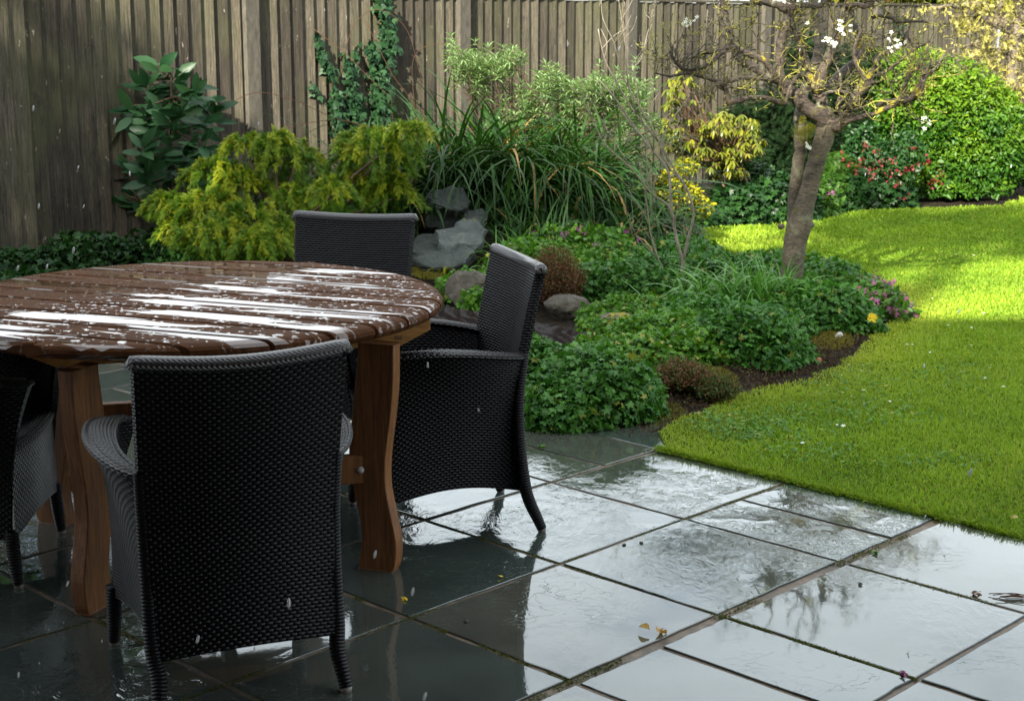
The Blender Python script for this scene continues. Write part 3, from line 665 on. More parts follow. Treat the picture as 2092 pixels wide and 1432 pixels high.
s0 = at(143, 1016, .285)[:2]; s1 = at(768, 972, .285)[:2]; sdv = (s1-s0)/np.linalg.norm(s1-s0); sn = np.array([-sdv[1], sdv[0]])
beam('stretcher', s0-sn*.0, s1-sn*.0, .085, .04, .27, M['legwood'], .03)
beam('stretcher', s0+sn*.86, s1+sn*.86, .085, .04, .27, M['legwood'], .03)
beam('stretcher', (s0+s1)/2+sn*.021, (s0+s1)/2+sn*.839, .08, .04, .273, M['legwood'])
bp = at(730, 957, .312); bp = np.array([bp[0], bp[1]-.0, .312])
tcv = bpy.data.curves.new('stamp', 'FONT'); tcv.body = 'EH'; tcv.size = .019; tcv.extrude = .0004; tcv.offset = .0006; tcv.materials.append(M['stem'])
tmp_ = bpy.data.objects.new('tmp', tcv); C.objects.link(tmp_); me_ = bpy.data.meshes.new_from_object(tmp_); bpy.data.objects.remove(tmp_)
so_ = bpy.data.objects.new('timber_stamp', me_); C.objects.link(so_); so_.parent = tab
tpos = b0+bd_*(np.linalg.norm(b1-b0)*.905)-bn*.0178; lp = to_local(np.array([tpos[0], tpos[1], zb+.018]))[0]; so_.location = tuple(lp); so_.rotation_euler = (PI/2, 0, math.atan2(bd_[1], bd_[0])-PD)
bo = MB(); loc = to_local(np.array([bp[0]-sn[0]*.0, bp[1], .312]))[0]
pth = [np.array([s0[0]+(s1-s0)[0]*.945-sn[0]*q, s0[1]+(s1-s0)[1]*.945-sn[1]*q, .313]) for q in (.018, .024, .029, .032)]
bo.tube(to_local(np.array(pth)), [.011, .011, .009, .004], 10); bo.build('bolt', M['steel'], tab)

# ------------------------------------------------------------------ rattan chairs
def build_chair():
    root = empty('rattan_chair', (0,0,0))
    def sm(z):    # rear profile y(z)
        return np.interp(z, [0,.06,.14,.28,.45,.60,.75,.93], [-.298,-.278,-.252,-.232,-.226,-.242,-.272,-.312])
    def hw(z): return np.interp(z, [.14,.45,.93], [.232,.236,.251])
    HT = .862
    def sheet(mb, fn, nu, nv, flip=False):
        U, V = np.meshgrid(np.linspace(0, 1, nu), np.linspace(0, 1, nv), indexing='ij'); P = fn(U, V)
        du = np.linalg.norm(np.diff(P, axis=0), axis=-1); dv = np.linalg.norm(np.diff(P, axis=1), axis=-1)
        uu = np.vstack([np.zeros((1, nv)), np.cumsum(du, 0)]); uu = np.repeat(uu[:, nv//2:nv//2+1], nv, 1)
        vv = np.hstack([np.zeros((nu, 1)), np.cumsum(dv, 1)]); vv = np.repeat(vv[nu//2:nu//2+1], nu, 0)
        mb.grid(P, flip, None, np.stack([uu, vv], -1)); return P
    # backrest: outer shell, inner shell
    bk = MB()
    def back(off):
        def fn(U, V):
            z = .135+V*(HT-.135)+.018*np.sin(PI*U)*(1-V)*1.0 - .012*np.sin(PI*U)*V; x = (U*2-1)*(hw(z)-off*.2); cur = .032*np.sin(PI*U)
            return np.stack([x, sm(z)-cur+off, z], -1)
        return fn
    A_ = sheet(bk, back(0), 26, 40); B_ = sheet(bk, back(.034), 26, 40, True)
    for e in (0, -1):
        S_ = np.stack([A_[e], (A_[e]+B_[e])/2+np.array([(-1 if e == 0 else 1)*.008, 0, 0]), B_[e]], 0); uu = np.stack(np.meshgrid(np.linspace(0, .034, 3), A_[e][:,2], indexing='ij'), -1)
        bk.grid(S_, e == 0, None, uu)
    bk.grid(np.stack([A_[:,0], B_[:,0]], 0), True)
    bk.build('backrest', M['weave'], root, uv=True)
    rim = MB(); mid = (A_[:,-1]+B_[:,-1])/2; mid = np.vstack([mid[0]-[.004,0,.012], mid, mid[-1]+[.004,0,-.012]]); mid[:,2] += .002
    rim.tube(mid, .0205, 10); rim.build('backrest_rim', M['braid'], root, uv=True)
    # arms with side panels
    for s in (-1, 1):
        arm = MB()
        def top_out(u):
            y = -.232+.525*u; x = .236+.074*np.sin(PI*np.clip(u, 0, 1)**.75)*1.0+.028*u; z = .592+.045*np.sin(PI*u*.8)-.01*u
            x = x-.035*np.clip((u-.86)/.14, 0, 1)**2; return np.stack([x, y, z], -1)
        def top_in(u):
            w_ = .030+.045*np.sin(PI*u*.62); o_ = top_out(u); o_[..., 0] -= w_; o_[..., 1] += -.03*np.clip((u-.8)/.2, 0, 1); return o_
        def outer(U, V):
            b = np.stack([.206+.042*U, -.222+.44*U, .14+.03*np.sin(PI*U)], -1); t = top_out(U); t[..., 2] -= .008
            k = np.clip(V, 0, 1); kx = (.35*k+.65*k**3.2)[..., None]; P = b*(1-kx)+t*kx; P[..., 2] = b[..., 2]*(1-k)+t[..., 2]*k; P[..., 0] *= s; return P
        def topf(U, V):
            a, b = top_out(U), top_in(U); P = a*(1-V[..., None])+b*V[..., None]; P[..., 2] += .010*np.sin(PI*V)-.004; P[..., 0] *= s; return P
        def inner(U, V):
            t = top_in(U); t[..., 2] -= .008; b = np.stack([.198+.036*U, -.21+.43*U, np.full_like(U, .41)], -1)
            k = V[..., None]; P = t*(1-k)+b*k; P[..., 2] = t[..., 2]*(1-V)+.41*V; P[..., 0] *= s; return P
        Po = sheet(arm, outer, 24, 26, s > 0); Pi = sheet(arm, inner, 24, 12, s > 0)
        # front edge between outer and inner surfaces
        fo = Po[-1]; n_ = len(fo); fi = np.array([np.array([np.interp(p[2], [.41, .60], [Pi[-1][-1][0], Pi[-1][0][0]]) if p[2] > .41 else Pi[-1][-1][0]-s*.004, p[1]-.012, p[2]]) for p in fo])
        fm = (fo+fi)/2+np.array([0, .010, 0]); arm.grid(np.stack([fo, fm, fi], 0), s < 0, None, np.stack(np.meshgrid([0, .02, .04], fo[:,2], indexing='ij'), -1))
        o = arm.build('side_panel', M['weave'], root, uv=True)
        tp = MB(); sheet(tp, topf, 26, 7, s > 0); u = np.linspace(0, 1, 26); e1 = top_out(u)*[s,1,1]; e2 = top_in(u)*[s,1,1]
        loop = np.vstack([e1, (e1[-1]+e2[-1])/2+[0,.016,0], e2[::-1]]); loop[:,2] -= .006; tp.tube(smooth_path(loop[::2], 2), .0085, 7)
        tp.build('armrest', M['wetweave'], root, uv=True)
    st = MB()
    def seat(U, V):
        x = (U*2-1)*(.200+.036*V); y = -.215+.455*V; z = .420-.010*np.sin(PI*U)*np.sin(PI*V); z = z-.02*np.clip((V-.93)/.07, 0, 1)**2; return np.stack([x, y+.02*np.sin(PI*U)*V, z], -1)
    sheet(st, seat, 22, 26); st.build('seat', M['weave'], root, uv=True)
    ap = MB()
    def apron(U, V):
        x = (U*2-1)*.243; y = .232+.02*np.sin(PI*U); z = .145+.035*np.sin(PI*U)+(.402-.145-.035*np.sin(PI*U))*V; return np.stack([x, y, z], -1)
    sheet(ap, apron, 22, 16, True); e = apron(np.linspace(0,1,16), np.ones(16)); ap.tube(e+[0,-.004,.004], .012, 8); ap.build('seat_skirt', M['weave'], root, uv=True)
    for sx in (-1, 1):
        for fr in (0, 1):
            lg = MB()
            if fr: pts = [(sx*.246, .222, .17), (sx*.247, .226, .10), (sx*.249, .230, .05), (sx*.251, .234, .012)]; r_ = [.021, .020, .018, .016]
            else: pts = [(sx*(hw(z)-.006), sm(z)+.014, z) for z in (.60, .45, .30, .16)]+[(sx*.219, -.254, .10), (sx*.224, -.276, .05), (sx*.228, -.292, .012)]; r_ = [.017, .0175, .018, .02, .020, .018, .016]
            lg.tube(smooth_path(pts, 3), np.interp(np.arange(len(pts)*3-2)/3, np.arange(len(pts)), r_), 12)
            l_ = lg.build('leg', M['ring'], root, uv=True)
            p = np.array(pts[-1]); MB().tube([p+[0,0,.003], p+[0,.0,-.004], p+[0,0,-.012]], [.0145, .0145, .012], 10).build('foot_cap', M['cap'], l_)
    return root
M['wetweave'] = m_weave('wet_rattan_weave'); M['wetweave'].node_tree.nodes['Principled BSDF'].inputs['Specular IOR Level'].default_value = .55
def m_ring():
    m, n, b, L = newmat('wrapped_rattan_leg'); u = nd(n, 'ShaderNodeUVMap'); u.uv_map = 'uv'; s = nd(n, 'ShaderNodeSeparateXYZ'); L(u.outputs[0], s.inputs[0])
    h = math_(n, L, 'SINE', math_(n, L, 'MULTIPLY', math_(n, L, 'FRACT', math_(n, L, 'MULTIPLY', s.outputs[0], 1/.009)), PI))
    b.inputs['Base Color'].default_value = (.006,.006,.008,1); b.inputs['Roughness'].default_value = .42; b.inputs['Specular IOR Level'].default_value = .28; L(bump(n, L, h, 1, .003), b.inputs['Normal']); return m
M['ring'] = m_ring()
def kids(o, L_=None): return [x for x in (L_ or list(C.objects)) if x.parent == o]
def copy_tree(o, parent=None, allo=None):
    allo = allo or list(C.objects); c = o.copy(); C.objects.link(c); c.parent = parent
    for ch in kids(o, allo): copy_tree(ch, c, allo)
    return c
ch0 = build_chair()
tag(ch0, 'nearest black woven rattan armchair, its tall back to the viewer', 'chair', 'black rattan armchairs around the table')
def place(o, rear_mid, face):   # rear_mid: midpoint between rear feet
    f = np.array([math.cos(face), math.sin(face)]); p = np.array(rear_mid)+f*.285
    o.location = (p[0], p[1], 0); o.rotation_euler = (0, 0, face-PI/2)
place(ch0, (-.622, 3.49), R(113))
for lab, rm, fa in [('black woven rattan armchair right of the table, side on, beside the leafy bank', (.022, 5.03), R(197.5)),
                    ('black woven rattan armchair behind the table in front of the yellow conifer', (-.63, 6.20), R(257)),
                    ('black woven rattan armchair half cut off under the left side of the table', (-1.97, 4.53), R(2))]:
    c = copy_tree(ch0); c['label'] = lab; place(c, rm, fa)

# ------------------------------------------------------------------ leafy geranium mounds in the bed
def mound(name, lobes, mat, dens, size, label, cat='plant', group=None, T=LOB, up=.55, inner=.22, stems=True, **k):
    cx, cy = lobes[0][0], lobes[0][1]; root = empty(name, (cx, cy, 0), label=label, cat=cat, group=group)
    lb = [(a-cx, b-cy, z, rx, ry, rz) for a, b, z, rx, ry, rz in lobes]
    fl = lambda x, y: bedz(x+cx, y+cy)
    mb = lobe_leaves(MB(), T, lb, dens, size, up=up, inner=inner, floor=fl, zmin=-.005, **k); mb.build('foliage', mat, root)
    if stems:
        sm_ = MB(); g = np.random.default_rng(len(label))
        for (a, b, z, rx, ry, rz) in lb:
            for _ in range(14):
                d = sph(1, g)[0]; d[2] = abs(d[2]); e = np.array([a, b, z])+d*np.array([rx, ry, rz])*.85; s = np.array([a+g.normal()*rx*.2, b+g.normal()*ry*.2, fl(a, b)-.01])
                sm_.tube([s, (s+e)/2+[0,0,.02], e], [.003,.0025,.0015], 4)
        sm_.build('stems', M['stem'], root)
    return root
GG = 'cranesbill mounds covering the bed'
mound('cranesbill', [(.33,6.37,.03,.30,.27,.26),(.05,6.62,.03,.26,.25,.26),(.22,6.25,.02,.22,.2,.17),(-.15,6.75,.02,.22,.2,.24),(.50,6.42,.02,.15,.2,.19)], LM['geranium_b'], 6400, .037, 'dense dark green cranesbill mound spilling over the patio edge beside the chair', group=GG, seed=2)
mound('cranesbill', [(1.15,7.32,.03,.27,.24,.27),(1.0,7.45,.04,.2,.2,.2),(1.28,7.40,.03,.2,.2,.2)], LM['geranium_b'], 6200, .037, 'rounded dark green cranesbill mound at the lawn edge with a yellow leaf on top', group=GG, seed=3)
mound('cranesbill', [(.62,7.22,.04,.32,.22,.15),(.42,7.05,.04,.2,.18,.17),(.86,7.28,.05,.22,.2,.17),(.70,7.50,.06,.26,.2,.18)], LM['geranium'], 5600, .033, 'light green cranesbill mound just right of the black pond liner', group=GG, seed=4)
mound('cranesbill', [(1.74,8.28,.03,.22,.22,.23),(1.60,8.45,.05,.2,.2,.2),(1.85,8.20,.02,.16,.16,.14)], LM['geranium_b'], 5400, .038, 'dark green cranesbill mound beside the yellow poppy at the lawn edge', group=GG, seed=5)
mound('cranesbill', [(1.28,8.10,.05,.34,.28,.12),(.95,8.05,.07,.3,.28,.15),(1.45,8.42,.05,.24,.22,.12)], LM['geranium_b'], 4800, .036, 'broad dark cranesbill patch in front of the strappy daylily clump', group=GG, seed=6)
mound('cranesbill', [(.66,8.22,.07,.3,.28,.12),(.82,7.78,.07,.28,.25,.13),(.52,7.85,.05,.2,.2,.10),(1.1,7.72,.05,.22,.2,.12)], LM['geranium'], 4600, .030, 'low light green cranesbill carpet behind the yellow moss stone', group=GG, seed=7)
mound('cranesbill', [(.70,8.95,.10,.26,.22,.18),(.48,9.05,.1,.2,.2,.15)], LM['geranium_b'], 4800, .036, 'dark bushy cranesbill left of the pale bare stems', group=GG, seed=8)
mound('cranesbill', [(1.92,9.25,.03,.28,.32,.20),(1.72,9.0,.04,.25,.25,.15),(2.02,8.95,.02,.2,.2,.15),(1.85,9.55,.03,.25,.25,.20)], LM['geranium_b'], 4500, .038, 'dark cranesbill mound just right of the tree trunk', group=GG, seed=9)
mound('cranesbill', [(1.62,10.0,.03,.28,.28,.16),(1.38,9.9,.05,.25,.25,.13),(1.78,10.3,.02,.22,.2,.14)], LM['geranium_b'], 3800, .040, 'cranesbill mound behind the tree trunk against the far lawn', group=GG, seed=10)
mound('cranesbill', [(1.12,10.2,.08,.32,.35,.18),(.95,9.6,.10,.25,.25,.14),(1.2,9.7,.08,.2,.2,.13)], LM['geranium_b'], 3400, .040, 'low cranesbill patch behind the daylily at the foot of the golden shrub', group=GG, seed=11)
mound('cranesbill', [(.35,9.3,.12,.3,.25,.14),(.15,9.6,.18,.3,.3,.14),(.5,9.7,.15,.3,.3,.12),(-.05,8.95,.06,.2,.2,.12)], LM['geranium'], 2600, .040, 'light cranesbill patch behind the brown heather', group=GG, seed=12)
mound('cranesbill', [(-.25,9.1,.08,.2,.14,.12),(-.10,9.2,.1,.15,.15,.12),(-.18,8.55,.08,.12,.1,.12)], LM['geranium'], 3000, .034, 'small bright green cranesbill around the boulder behind the table', group=GG, seed=13)
mound('cranesbill', [(1.95,13.05,.05,.35,.3,.30),(1.70,12.9,.03,.3,.2,.2),(1.42,12.75,.03,.3,.2,.24)], LM['dark'], 1700, .06, 'bright green leafy clump behind the lawn left of the trunk', group=GG, seed=14)
mound('cranesbill', [(2.28,13.2,.05,.38,.3,.34),(2.1,13.6,.1,.3,.3,.36)], LM['dark'], 1500, .065, 'leafy green clump under the dark conifer', group=GG, seed=15)
mound('cranesbill', [(3.05,14.15,.05,.42,.3,.34),(3.4,14.3,.04,.35,.3,.26)], LM['dark'], 1300, .07, 'bluish green leafy clump under the red flowering shrub', group=GG, seed=16)
mound('cranesbill', [(-2.85,10.35,.05,.35,.3,.22),(-2.35,10.4,.05,.35,.3,.24),(-3.3,10.1,.02,.35,.3,.16),(-1.95,10.2,.05,.3,.25,.2),(-3.15,9.6,.0,.3,.3,.12)], LM['dark'], 1900, .055, 'dark green leafy ground cover at the fence foot left of the yellow conifer', group=GG, seed=17)
ya = mound('cranesbill', [(.40,6.98,.14,.05,.04,.02)], LM['geranium'], 100, .04, 'x', seed=18, stems=False)
for o_ in list(kids(ya)): bpy.data.objects.remove(o_)
bpy.data.objects.remove(ya)
# lungwort at the lawn edge
def flowering(name, lobes, label, cat, leaf, ldens, lsize, fl, nfl, fsize, seed, group=None, T=OV):
    cx, cy = lobes[0][0], lobes[0][1]; root = mound(name, lobes, leaf, ldens, lsize, label, cat, group, T=T, seed=seed, up=.3)
    g = np.random.default_rng(seed+50)
    for k in range(nfl):
        a, b, z, rx, ry, rz = lobes[g.integers(len(lobes))]; d = sph(1, g)[0]; d[2] = abs(d[2])*.9+.15; d = d/np.linalg.norm(d); p = np.array([a-cx, b-cy, z])+d*np.array([rx, ry, rz])*1.05
        mb = MB(); n = 5; P = p+g.normal(size=(n,3))*fsize*.7
        scatter(mb, FL, P, np.array([0,-.4,.6])+g.normal(size=(n,3))*.7, fsize*g.uniform(.6, 1.1, n), None, g.random(n), 0); mb.build('flower', fl, root)
    return root
flowering('lungwort', [(2.08,8.95,.03,.16,.2,.15),(2.14,8.62,.02,.13,.2,.12),(2.02,9.3,.02,.16,.2,.12)], 'lungwort with pink and purple flowers at the lawn edge beyond the poppy', 'plant', LM['green2'], 2600, .05, LM['purple'], 60, .016, 60, 'lungworts with small purple flowers')
flowering('lungwort', [(.55,9.95,.2,.3,.25,.14),(.35,10.2,.2,.25,.2,.14)], 'lungwort with purple flowers below the long leaved clump', 'plant', LM['geranium'], 1500, .05, LM['purple'], 24, .016, 61, 'lungworts with small purple flowers')
flowering('lungwort', [(2.55,13.4,.1,.3,.2,.28)], 'tall lungwort with faint purple flowers at the foot of the small conifer', 'plant', LM['green2'], 1200, .06, LM['purple'], 16, .02, 62, 'lungworts with small purple flowers')

# yellow poppy
pc = at(1783, 650, .10); root = empty('poppy', (pc[0], pc[1], 0), label='single bright yellow poppy flower at the lawn edge', cat='flower')
fm = MB()
for k in range(4):
    a = k*PI/2+.4; P = np.array([[0,0,.10]]); scatter(fm, T_ovate(1.1, .25, -.3), P, np.array([[0,-.75,.65]])+np.array([[math.cos(a)*.35, 0, math.sin(a)*.35]]), .030, np.array([[math.cos(a), .1, math.sin(a)]]), np.array([.5]))
fm.build('petals', LM['yflower'], root); MB().tube([(0,.01,0),(.005,.008,.05),(0,0,.10)], .0018, 5).build('stem', M['stem'], root)

# daylily clump and fine grass tufts
def strap_plant(name, c, n, L_, w_, spread, label, mat, elr=(50, 88), dr=(.8, 2.2), seed=1, cat='plant', group=None, tip=0, deadf=.0, azb=None, seg=8, z0=None):
    g = np.random.default_rng(seed); zb_ = float(bedz(np.array(c[0]), np.array(c[1]))) if z0 is None else z0
    root_loc = (c[0], c[1], 0); a = g.uniform(0, 2*PI, n)
    if azb is not None: a = azb[0]+g.normal(size=n)*azb[1]
    base = np.c_[g.normal(size=n)*spread*.5, g.normal(size=n)*spread*.4, np.full(n, zb_-.01)]
    rnd = g.random(n)*.74; rnd = np.where(g.random(n) < deadf, 1.0, rnd)
    mb = straps(MB(), base, a, L_*g.uniform(.5, 1.15, n), w_*g.uniform(.6, 1.2, n), np.radians(g.uniform(*elr, n)), g.uniform(*dr, n), seg, rnd, .25, tip, g)
    root = empty(name, root_loc, label=label, cat=cat, group=group); mb.build('leaves', mat, root); return root
strap_plant('daylily', (1.20,8.52), 190, .44, .018, .26, 'fresh green strappy daylily clump left of the tree trunk', LM['lily'], seed=4, dr=(.8, 2.6), group='daylily clumps')
strap_plant('daylily', (1.43,8.55), 110, .38, .015, .2, 'upright daylily tuft touching the tree trunk', LM['lily'], elr=(65, 89), dr=(.3, 1.2), seed=5, group='daylily clumps')
strap_plant('daylily', (1.0,9.05), 60, .28, .018, .14, 'pale daylily shoots just right of the bare stems', LM['lily'], seed=6, group='daylily clumps')
GS = 'dark long leaved clumps against the fence'
clumps = [((-.75,11.2), 760, 1.15, 'dark arching sedge clump next to the yellow conifer', (30, 82)), ((-.25,11.3), 950, 1.35, 'dark arching sedge clump directly above the slate rocks', (35, 86)),
          ((.30,11.3), 950, 1.35, 'dark arching sedge clump below the silvery shrub', (35, 86)), ((.72,11.3), 420, .85, 'dark arching sedge clump left of the golden shrub', (25, 80)), ((.55,10.6), 380, .65, 'shorter sedge clump in front of the others', (30, 80)),
          ((-1.15,11.9), 260, .85, 'dark sedge tuft at the foot of the ivy', (50, 88))]
for k, (c, n, L_, lab, er) in enumerate(clumps):
    strap_plant('sedge', c, n, L_, .024, .42, lab, LM['strap'], elr=er, dr=(.7, 2.6), seed=20+k, group=GS, deadf=.045, seg=9)
strap_plant('sedge', (0.0,9.7), 130, .42, .011, .16, 'small fresh green tuft beside the slate rocks', LM['lily'], elr=(45, 86), dr=(.6, 1.8), seed=41, group='small grassy tufts')
strap_plant('sedge', (.12,10.1), 90, .5, .013, .2, 'fine green tuft behind the boulder and heather', LM['strap'], elr=(45, 86), dr=(.6, 1.8), seed=42, group='small grassy tufts')
strap_plant('sedge', (-.42,9.65), 9, .34, .02, .05, 'few yellow green blades on the slate by the rocks', LM['yellow'], seed=43, group='small grassy tufts')
# long dry stalks arching across the fence
arc = [[(455,222),(520,190),(600,205),(680,240),(760,262)],[(760,262),(700,246),(640,250),(560,270),(500,300)],[(690,170),(720,60),(770,20),(830,60),(860,160)],[(640,60),(700,105),(760,165),(800,200)],[(745,40),(800,150),(830,190),(850,230)],[(850,250),(845,120),(905,90),(960,120)],[(1240,200),(1180,225),(1130,245)],[(600,250),(680,240),(790,250)]]
for k, a in enumerate(arc[:6]):
    P = smooth_path([aty(x, y, 11.6+.05*k) for x, y in a], 6); P = np.vstack([P, [P[-1][0]+.05, 11.4, .25]]) if k not in (1,) else P
    o = MB().tube(P, np.linspace(.0026, .0016, len(P)), 4).build('dry_stalk', LM['brown'])
    tag(o, ['long tan dry stalk arching from the laurel over the yellow conifer', 'tan dry stalk lying low above the yellow conifer', 'thin dry stalk looping high beside the thick ivy', 'dry stalk slanting across the thin ivy strands', 'dry stalk falling steeply right of the thick ivy', 'dry stalk bowing beside the fence post above the sedge'][k], 'stalk', 'dry stalks in front of the fence')

# ------------------------------------------------------------------ golden juniper
jc = (-1.55, 10.3)
def jpt(px, py, Y): return aty(px, py, Y)
jl = []
for (px, py, rpx, rpy, Y) in [(770,330,88,72,10.2),(800,400,50,60,10.2),(745,300,60,45,10.4),(720,400,60,60,10.3),(600,330,80,62,10.5),(560,300,45,35,10.5),(500,300,45,25,10.6),(620,420,70,50,10.2),(500,390,70,45,10.4),
                              (440,360,60,40,10.6),(420,430,80,45,10.2),(500,460,80,55,9.9),(430,490,85,45,9.7),(520,500,60,35,9.6),(350,420,50,30,10.3),(680,395,40,30,9.8),(375,470,50,30,10.1),(560,485,50,50,9.9),(690,480,80,50,10.2),(840,270,45,16,10.1)]:
    p = aty(px, py, Y); s = Y/3165*1.02; jl.append((p[0]-jc[0], p[1]-jc[1], p[2]-.12*rpy*s, rpx*s*.86, max(rpx, 60)*s*.7, rpy*s*.80))
root = empty('golden_juniper', (*jc, 0), label='spreading conifer with drooping yellow tipped sprays behind the table', cat='shrub')
mb = MB()
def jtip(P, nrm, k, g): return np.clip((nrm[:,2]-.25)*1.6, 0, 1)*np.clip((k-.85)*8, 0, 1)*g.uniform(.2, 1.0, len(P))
g = np.random.default_rng(77); st = MB()
for (cx, cy, cz, rx, ry, rz) in jl:
    nb = int(20+130*rx)
    for _ in range(nb):
        az = g.uniform(0, 2*PI); el = math.asin(g.uniform(-.02, 1.0)); d = np.array([math.cos(az)*math.cos(el), math.sin(az)*math.cos(el), math.sin(el)])
        e = np.array([cx, cy, cz])+d*np.array([rx, ry, rz])*g.uniform(.78, 1.28); c_ = np.array([cx, cy, cz-.25*rz]); hor = np.array([math.cos(az), math.sin(az), 0])
        mid = c_+(e-c_)*.62+np.array([0, 0, .30*rz]); end = e+hor*.05-np.array([0,0,.05+.25*rz*(1-max(d[2], 0))*g.random()])
        if min(end[2], mid[2]) < .03: continue
        Q = smooth_path([c_, mid, e+[0,0,.01], end], 5); m = int(24+52*np.linalg.norm(e-c_)/.3); t = g.uniform(.30, 1, m)*(len(Q)-1.01); k = t.astype(int)
        P = Q[k]+(Q[k+1]-Q[k])*(t-k)[:,None]; T_ = unit(Q[k+1]-Q[k]); u = t/(len(Q)-1); D = T_*.9+g.normal(size=(m,3))*.42+np.array([0,0,.02])
        tw_ = np.clip((u-.42)*4.0, 0, 1)*np.clip(-.15+1.45*d[2], .04, 1)*g.uniform(.6, 1.7, m)*(1 if g.random() < .8 else .2)  # yellow tips, strongest on upward sprays to stand for light on the crest
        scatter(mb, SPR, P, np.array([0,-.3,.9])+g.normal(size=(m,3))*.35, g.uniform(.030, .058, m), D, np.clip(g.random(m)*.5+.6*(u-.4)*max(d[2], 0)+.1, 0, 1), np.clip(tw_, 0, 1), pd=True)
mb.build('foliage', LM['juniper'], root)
for (cx, cy, cz, rx, ry, rz) in jl:
    st.tube(smooth_path([(0,0,0), (cx*.4, cy*.4, cz*.5+.05), (cx, cy, cz)], 4), np.linspace(.022, .007, 9), 6)
st.build('branches', M['stem'], root)
# inner foliage mass
im = MB(); lobe_leaves(im, SPR, [(a, b+.14, c*.82, x*.62, y*.7, z*.62) for a, b, c, x, y, z in jl], 600, .10, inner=.4, seed=5, tip=lambda P, nn, k, g: np.zeros(len(P))); im.build('inner_foliage', LM['juniper'], root)

# ------------------------------------------------------------------ laurel
root = empty('laurel', (-2.52, 11.0, 0), label='broad leaved dark green laurel standing against the fence at left', cat='shrub')
off = np.array([-2.52, 11.0, 0]); g = np.random.default_rng(5); lf = MB(); br = MB()
tips = [(325,130),(300,165),(355,160),(385,190),(270,215),(250,240),(300,235),(330,215),(350,240),(370,215),(400,180),(420,205),(435,230),(390,260),(350,290),(310,270),(290,300),(330,320),(380,310),(410,290),(430,330),(300,350),(250,400),(235,380),(275,400),(330,380),(370,350),(400,360),(270,340),(290,250),(345,195),(415,250),(360,330),(310,330)]
trunk = [aty(350, y, 11.25) for y in (470, 400, 330, 260, 200, 150)]
br.tube(smooth_path([p-off for p in trunk], 4), np.linspace(.016, .006, 21), 7)
br.tube(smooth_path([aty(345,460,11.2)-off, aty(300,420,11.0)-off, aty(265,385,10.9)-off], 4), np.linspace(.012, .005, 9), 6)
for (px, py) in tips:
    Y = 11.2+g.uniform(-.3, .15); e = aty(px, py, Y)-off; s = trunk[min(5, max(0, int((470-py)/60)))]-off if py < 370 or px > 300 else aty(290,410,11)-off
    br.tube(smooth_path([s, (s+e)/2+[0,0,-.02], e], 4), np.linspace(.007, .0035, 9), 5)
    for k in range(g.integers(6, 10)):
        a = k*2.4+g.random(); d = np.array([math.cos(a), -abs(math.sin(a))*.5+.1*math.sin(a), .35+g.normal()*.35]); nn = np.array([0,-.75,.6])+g.normal(size=3)*.45
        scatter(lf, T_ovate(.40, .10, .22), (e-np.array([0,0,.014*k]))[None], nn[None], g.uniform(.13, .20), d[None], np.array([g.random()]), pd=True)
lf.build('foliage', LM['laurel'], root); br.build('branches', M['stem'], root)

# ------------------------------------------------------------------ ivy on the fence
def ivy(label, segs, width, n, seed):
    g = np.random.default_rng(seed); lf = MB(); vi = MB(); P0 = None
    for pth, w_, m in segs:
        Q = []
        for (px, py) in pth:
            k = (px-1046)/F_; 
            # point on the fence front face seen at this pixel
            d = ray(px, py); A_ = np.array([[d[0], -FD[0]], [d[1], -FD[1]]]); f0 = F0+FN*.045; tt_ = np.linalg.solve(A_, f0); Q.append(np.array([d[0]*tt_[0], d[1]*tt_[0], CAM_H+d[2]*tt_[0]]))
        Q = smooth_path(Q, 5)
        if P0 is None: P0 = np.array([Q[-1][0], Q[-1][1], 0])
        vi.tube(Q-P0, .004, 4); t = g.uniform(0, len(Q)-1.01, m); i = t.astype(int); P = Q[i]+(Q[i+1]-Q[i])*(t-i)[:,None]
        P = P+np.c_[g.normal(size=m)*w_*FD[0], g.normal(size=m)*w_*FD[1], g.normal(size=m)*.03]+np.c_[FN[0]*g.uniform(0,.05,m), FN[1]*g.uniform(0,.05,m), np.zeros(m)]
        scatter(lf, IVY, P-P0, np.array([FN[0], FN[1], .35])+g.normal(size=(m,3))*.35, g.uniform(.035, .075, m), np.array([0,0,-1.])+g.normal(size=(m,3))*.6, g.random(m))
    root = empty('ivy', tuple(P0), label=label, cat='ivy', group='ivy climbing the fence'); lf.build('foliage', LM['ivy'], root); vi.build('vine', M['stem'], root)
ivy('thick dark ivy column climbing to the fence top', [([(772,-10),(785,40),(788,90),(775,150),(780,200),(775,255)], .055, 620), ([(755,90),(765,150),(768,250)], .05, 330), ([(795,40),(790,110)], .03, 110)], .05, 0, 1)
ivy('slender ivy strand furthest left on the fence', [([(645,70),(650,105),(662,130),(675,145),(680,190),(680,270)], .014, 120), ([(630,178),(650,185)], .012, 14), ([(682,190),(690,270)], .05, 150)], .03, 0, 2)
ivy('middle ivy strand between the slender and the thick ones', [([(722,95),(722,160),(718,240)], .014, 70), ([(697,110),(710,150),(714,190),(722,270)], .022, 110), ([(720,200),(728,275)], .055, 150)], .03, 0, 3)
# faint ivy at far right of the fence
ivy('thin ivy patch high on the fence behind the plum tree', [([(1835,30),(1832,100),(1838,150)], .05, 110)], .03, 0, 4)

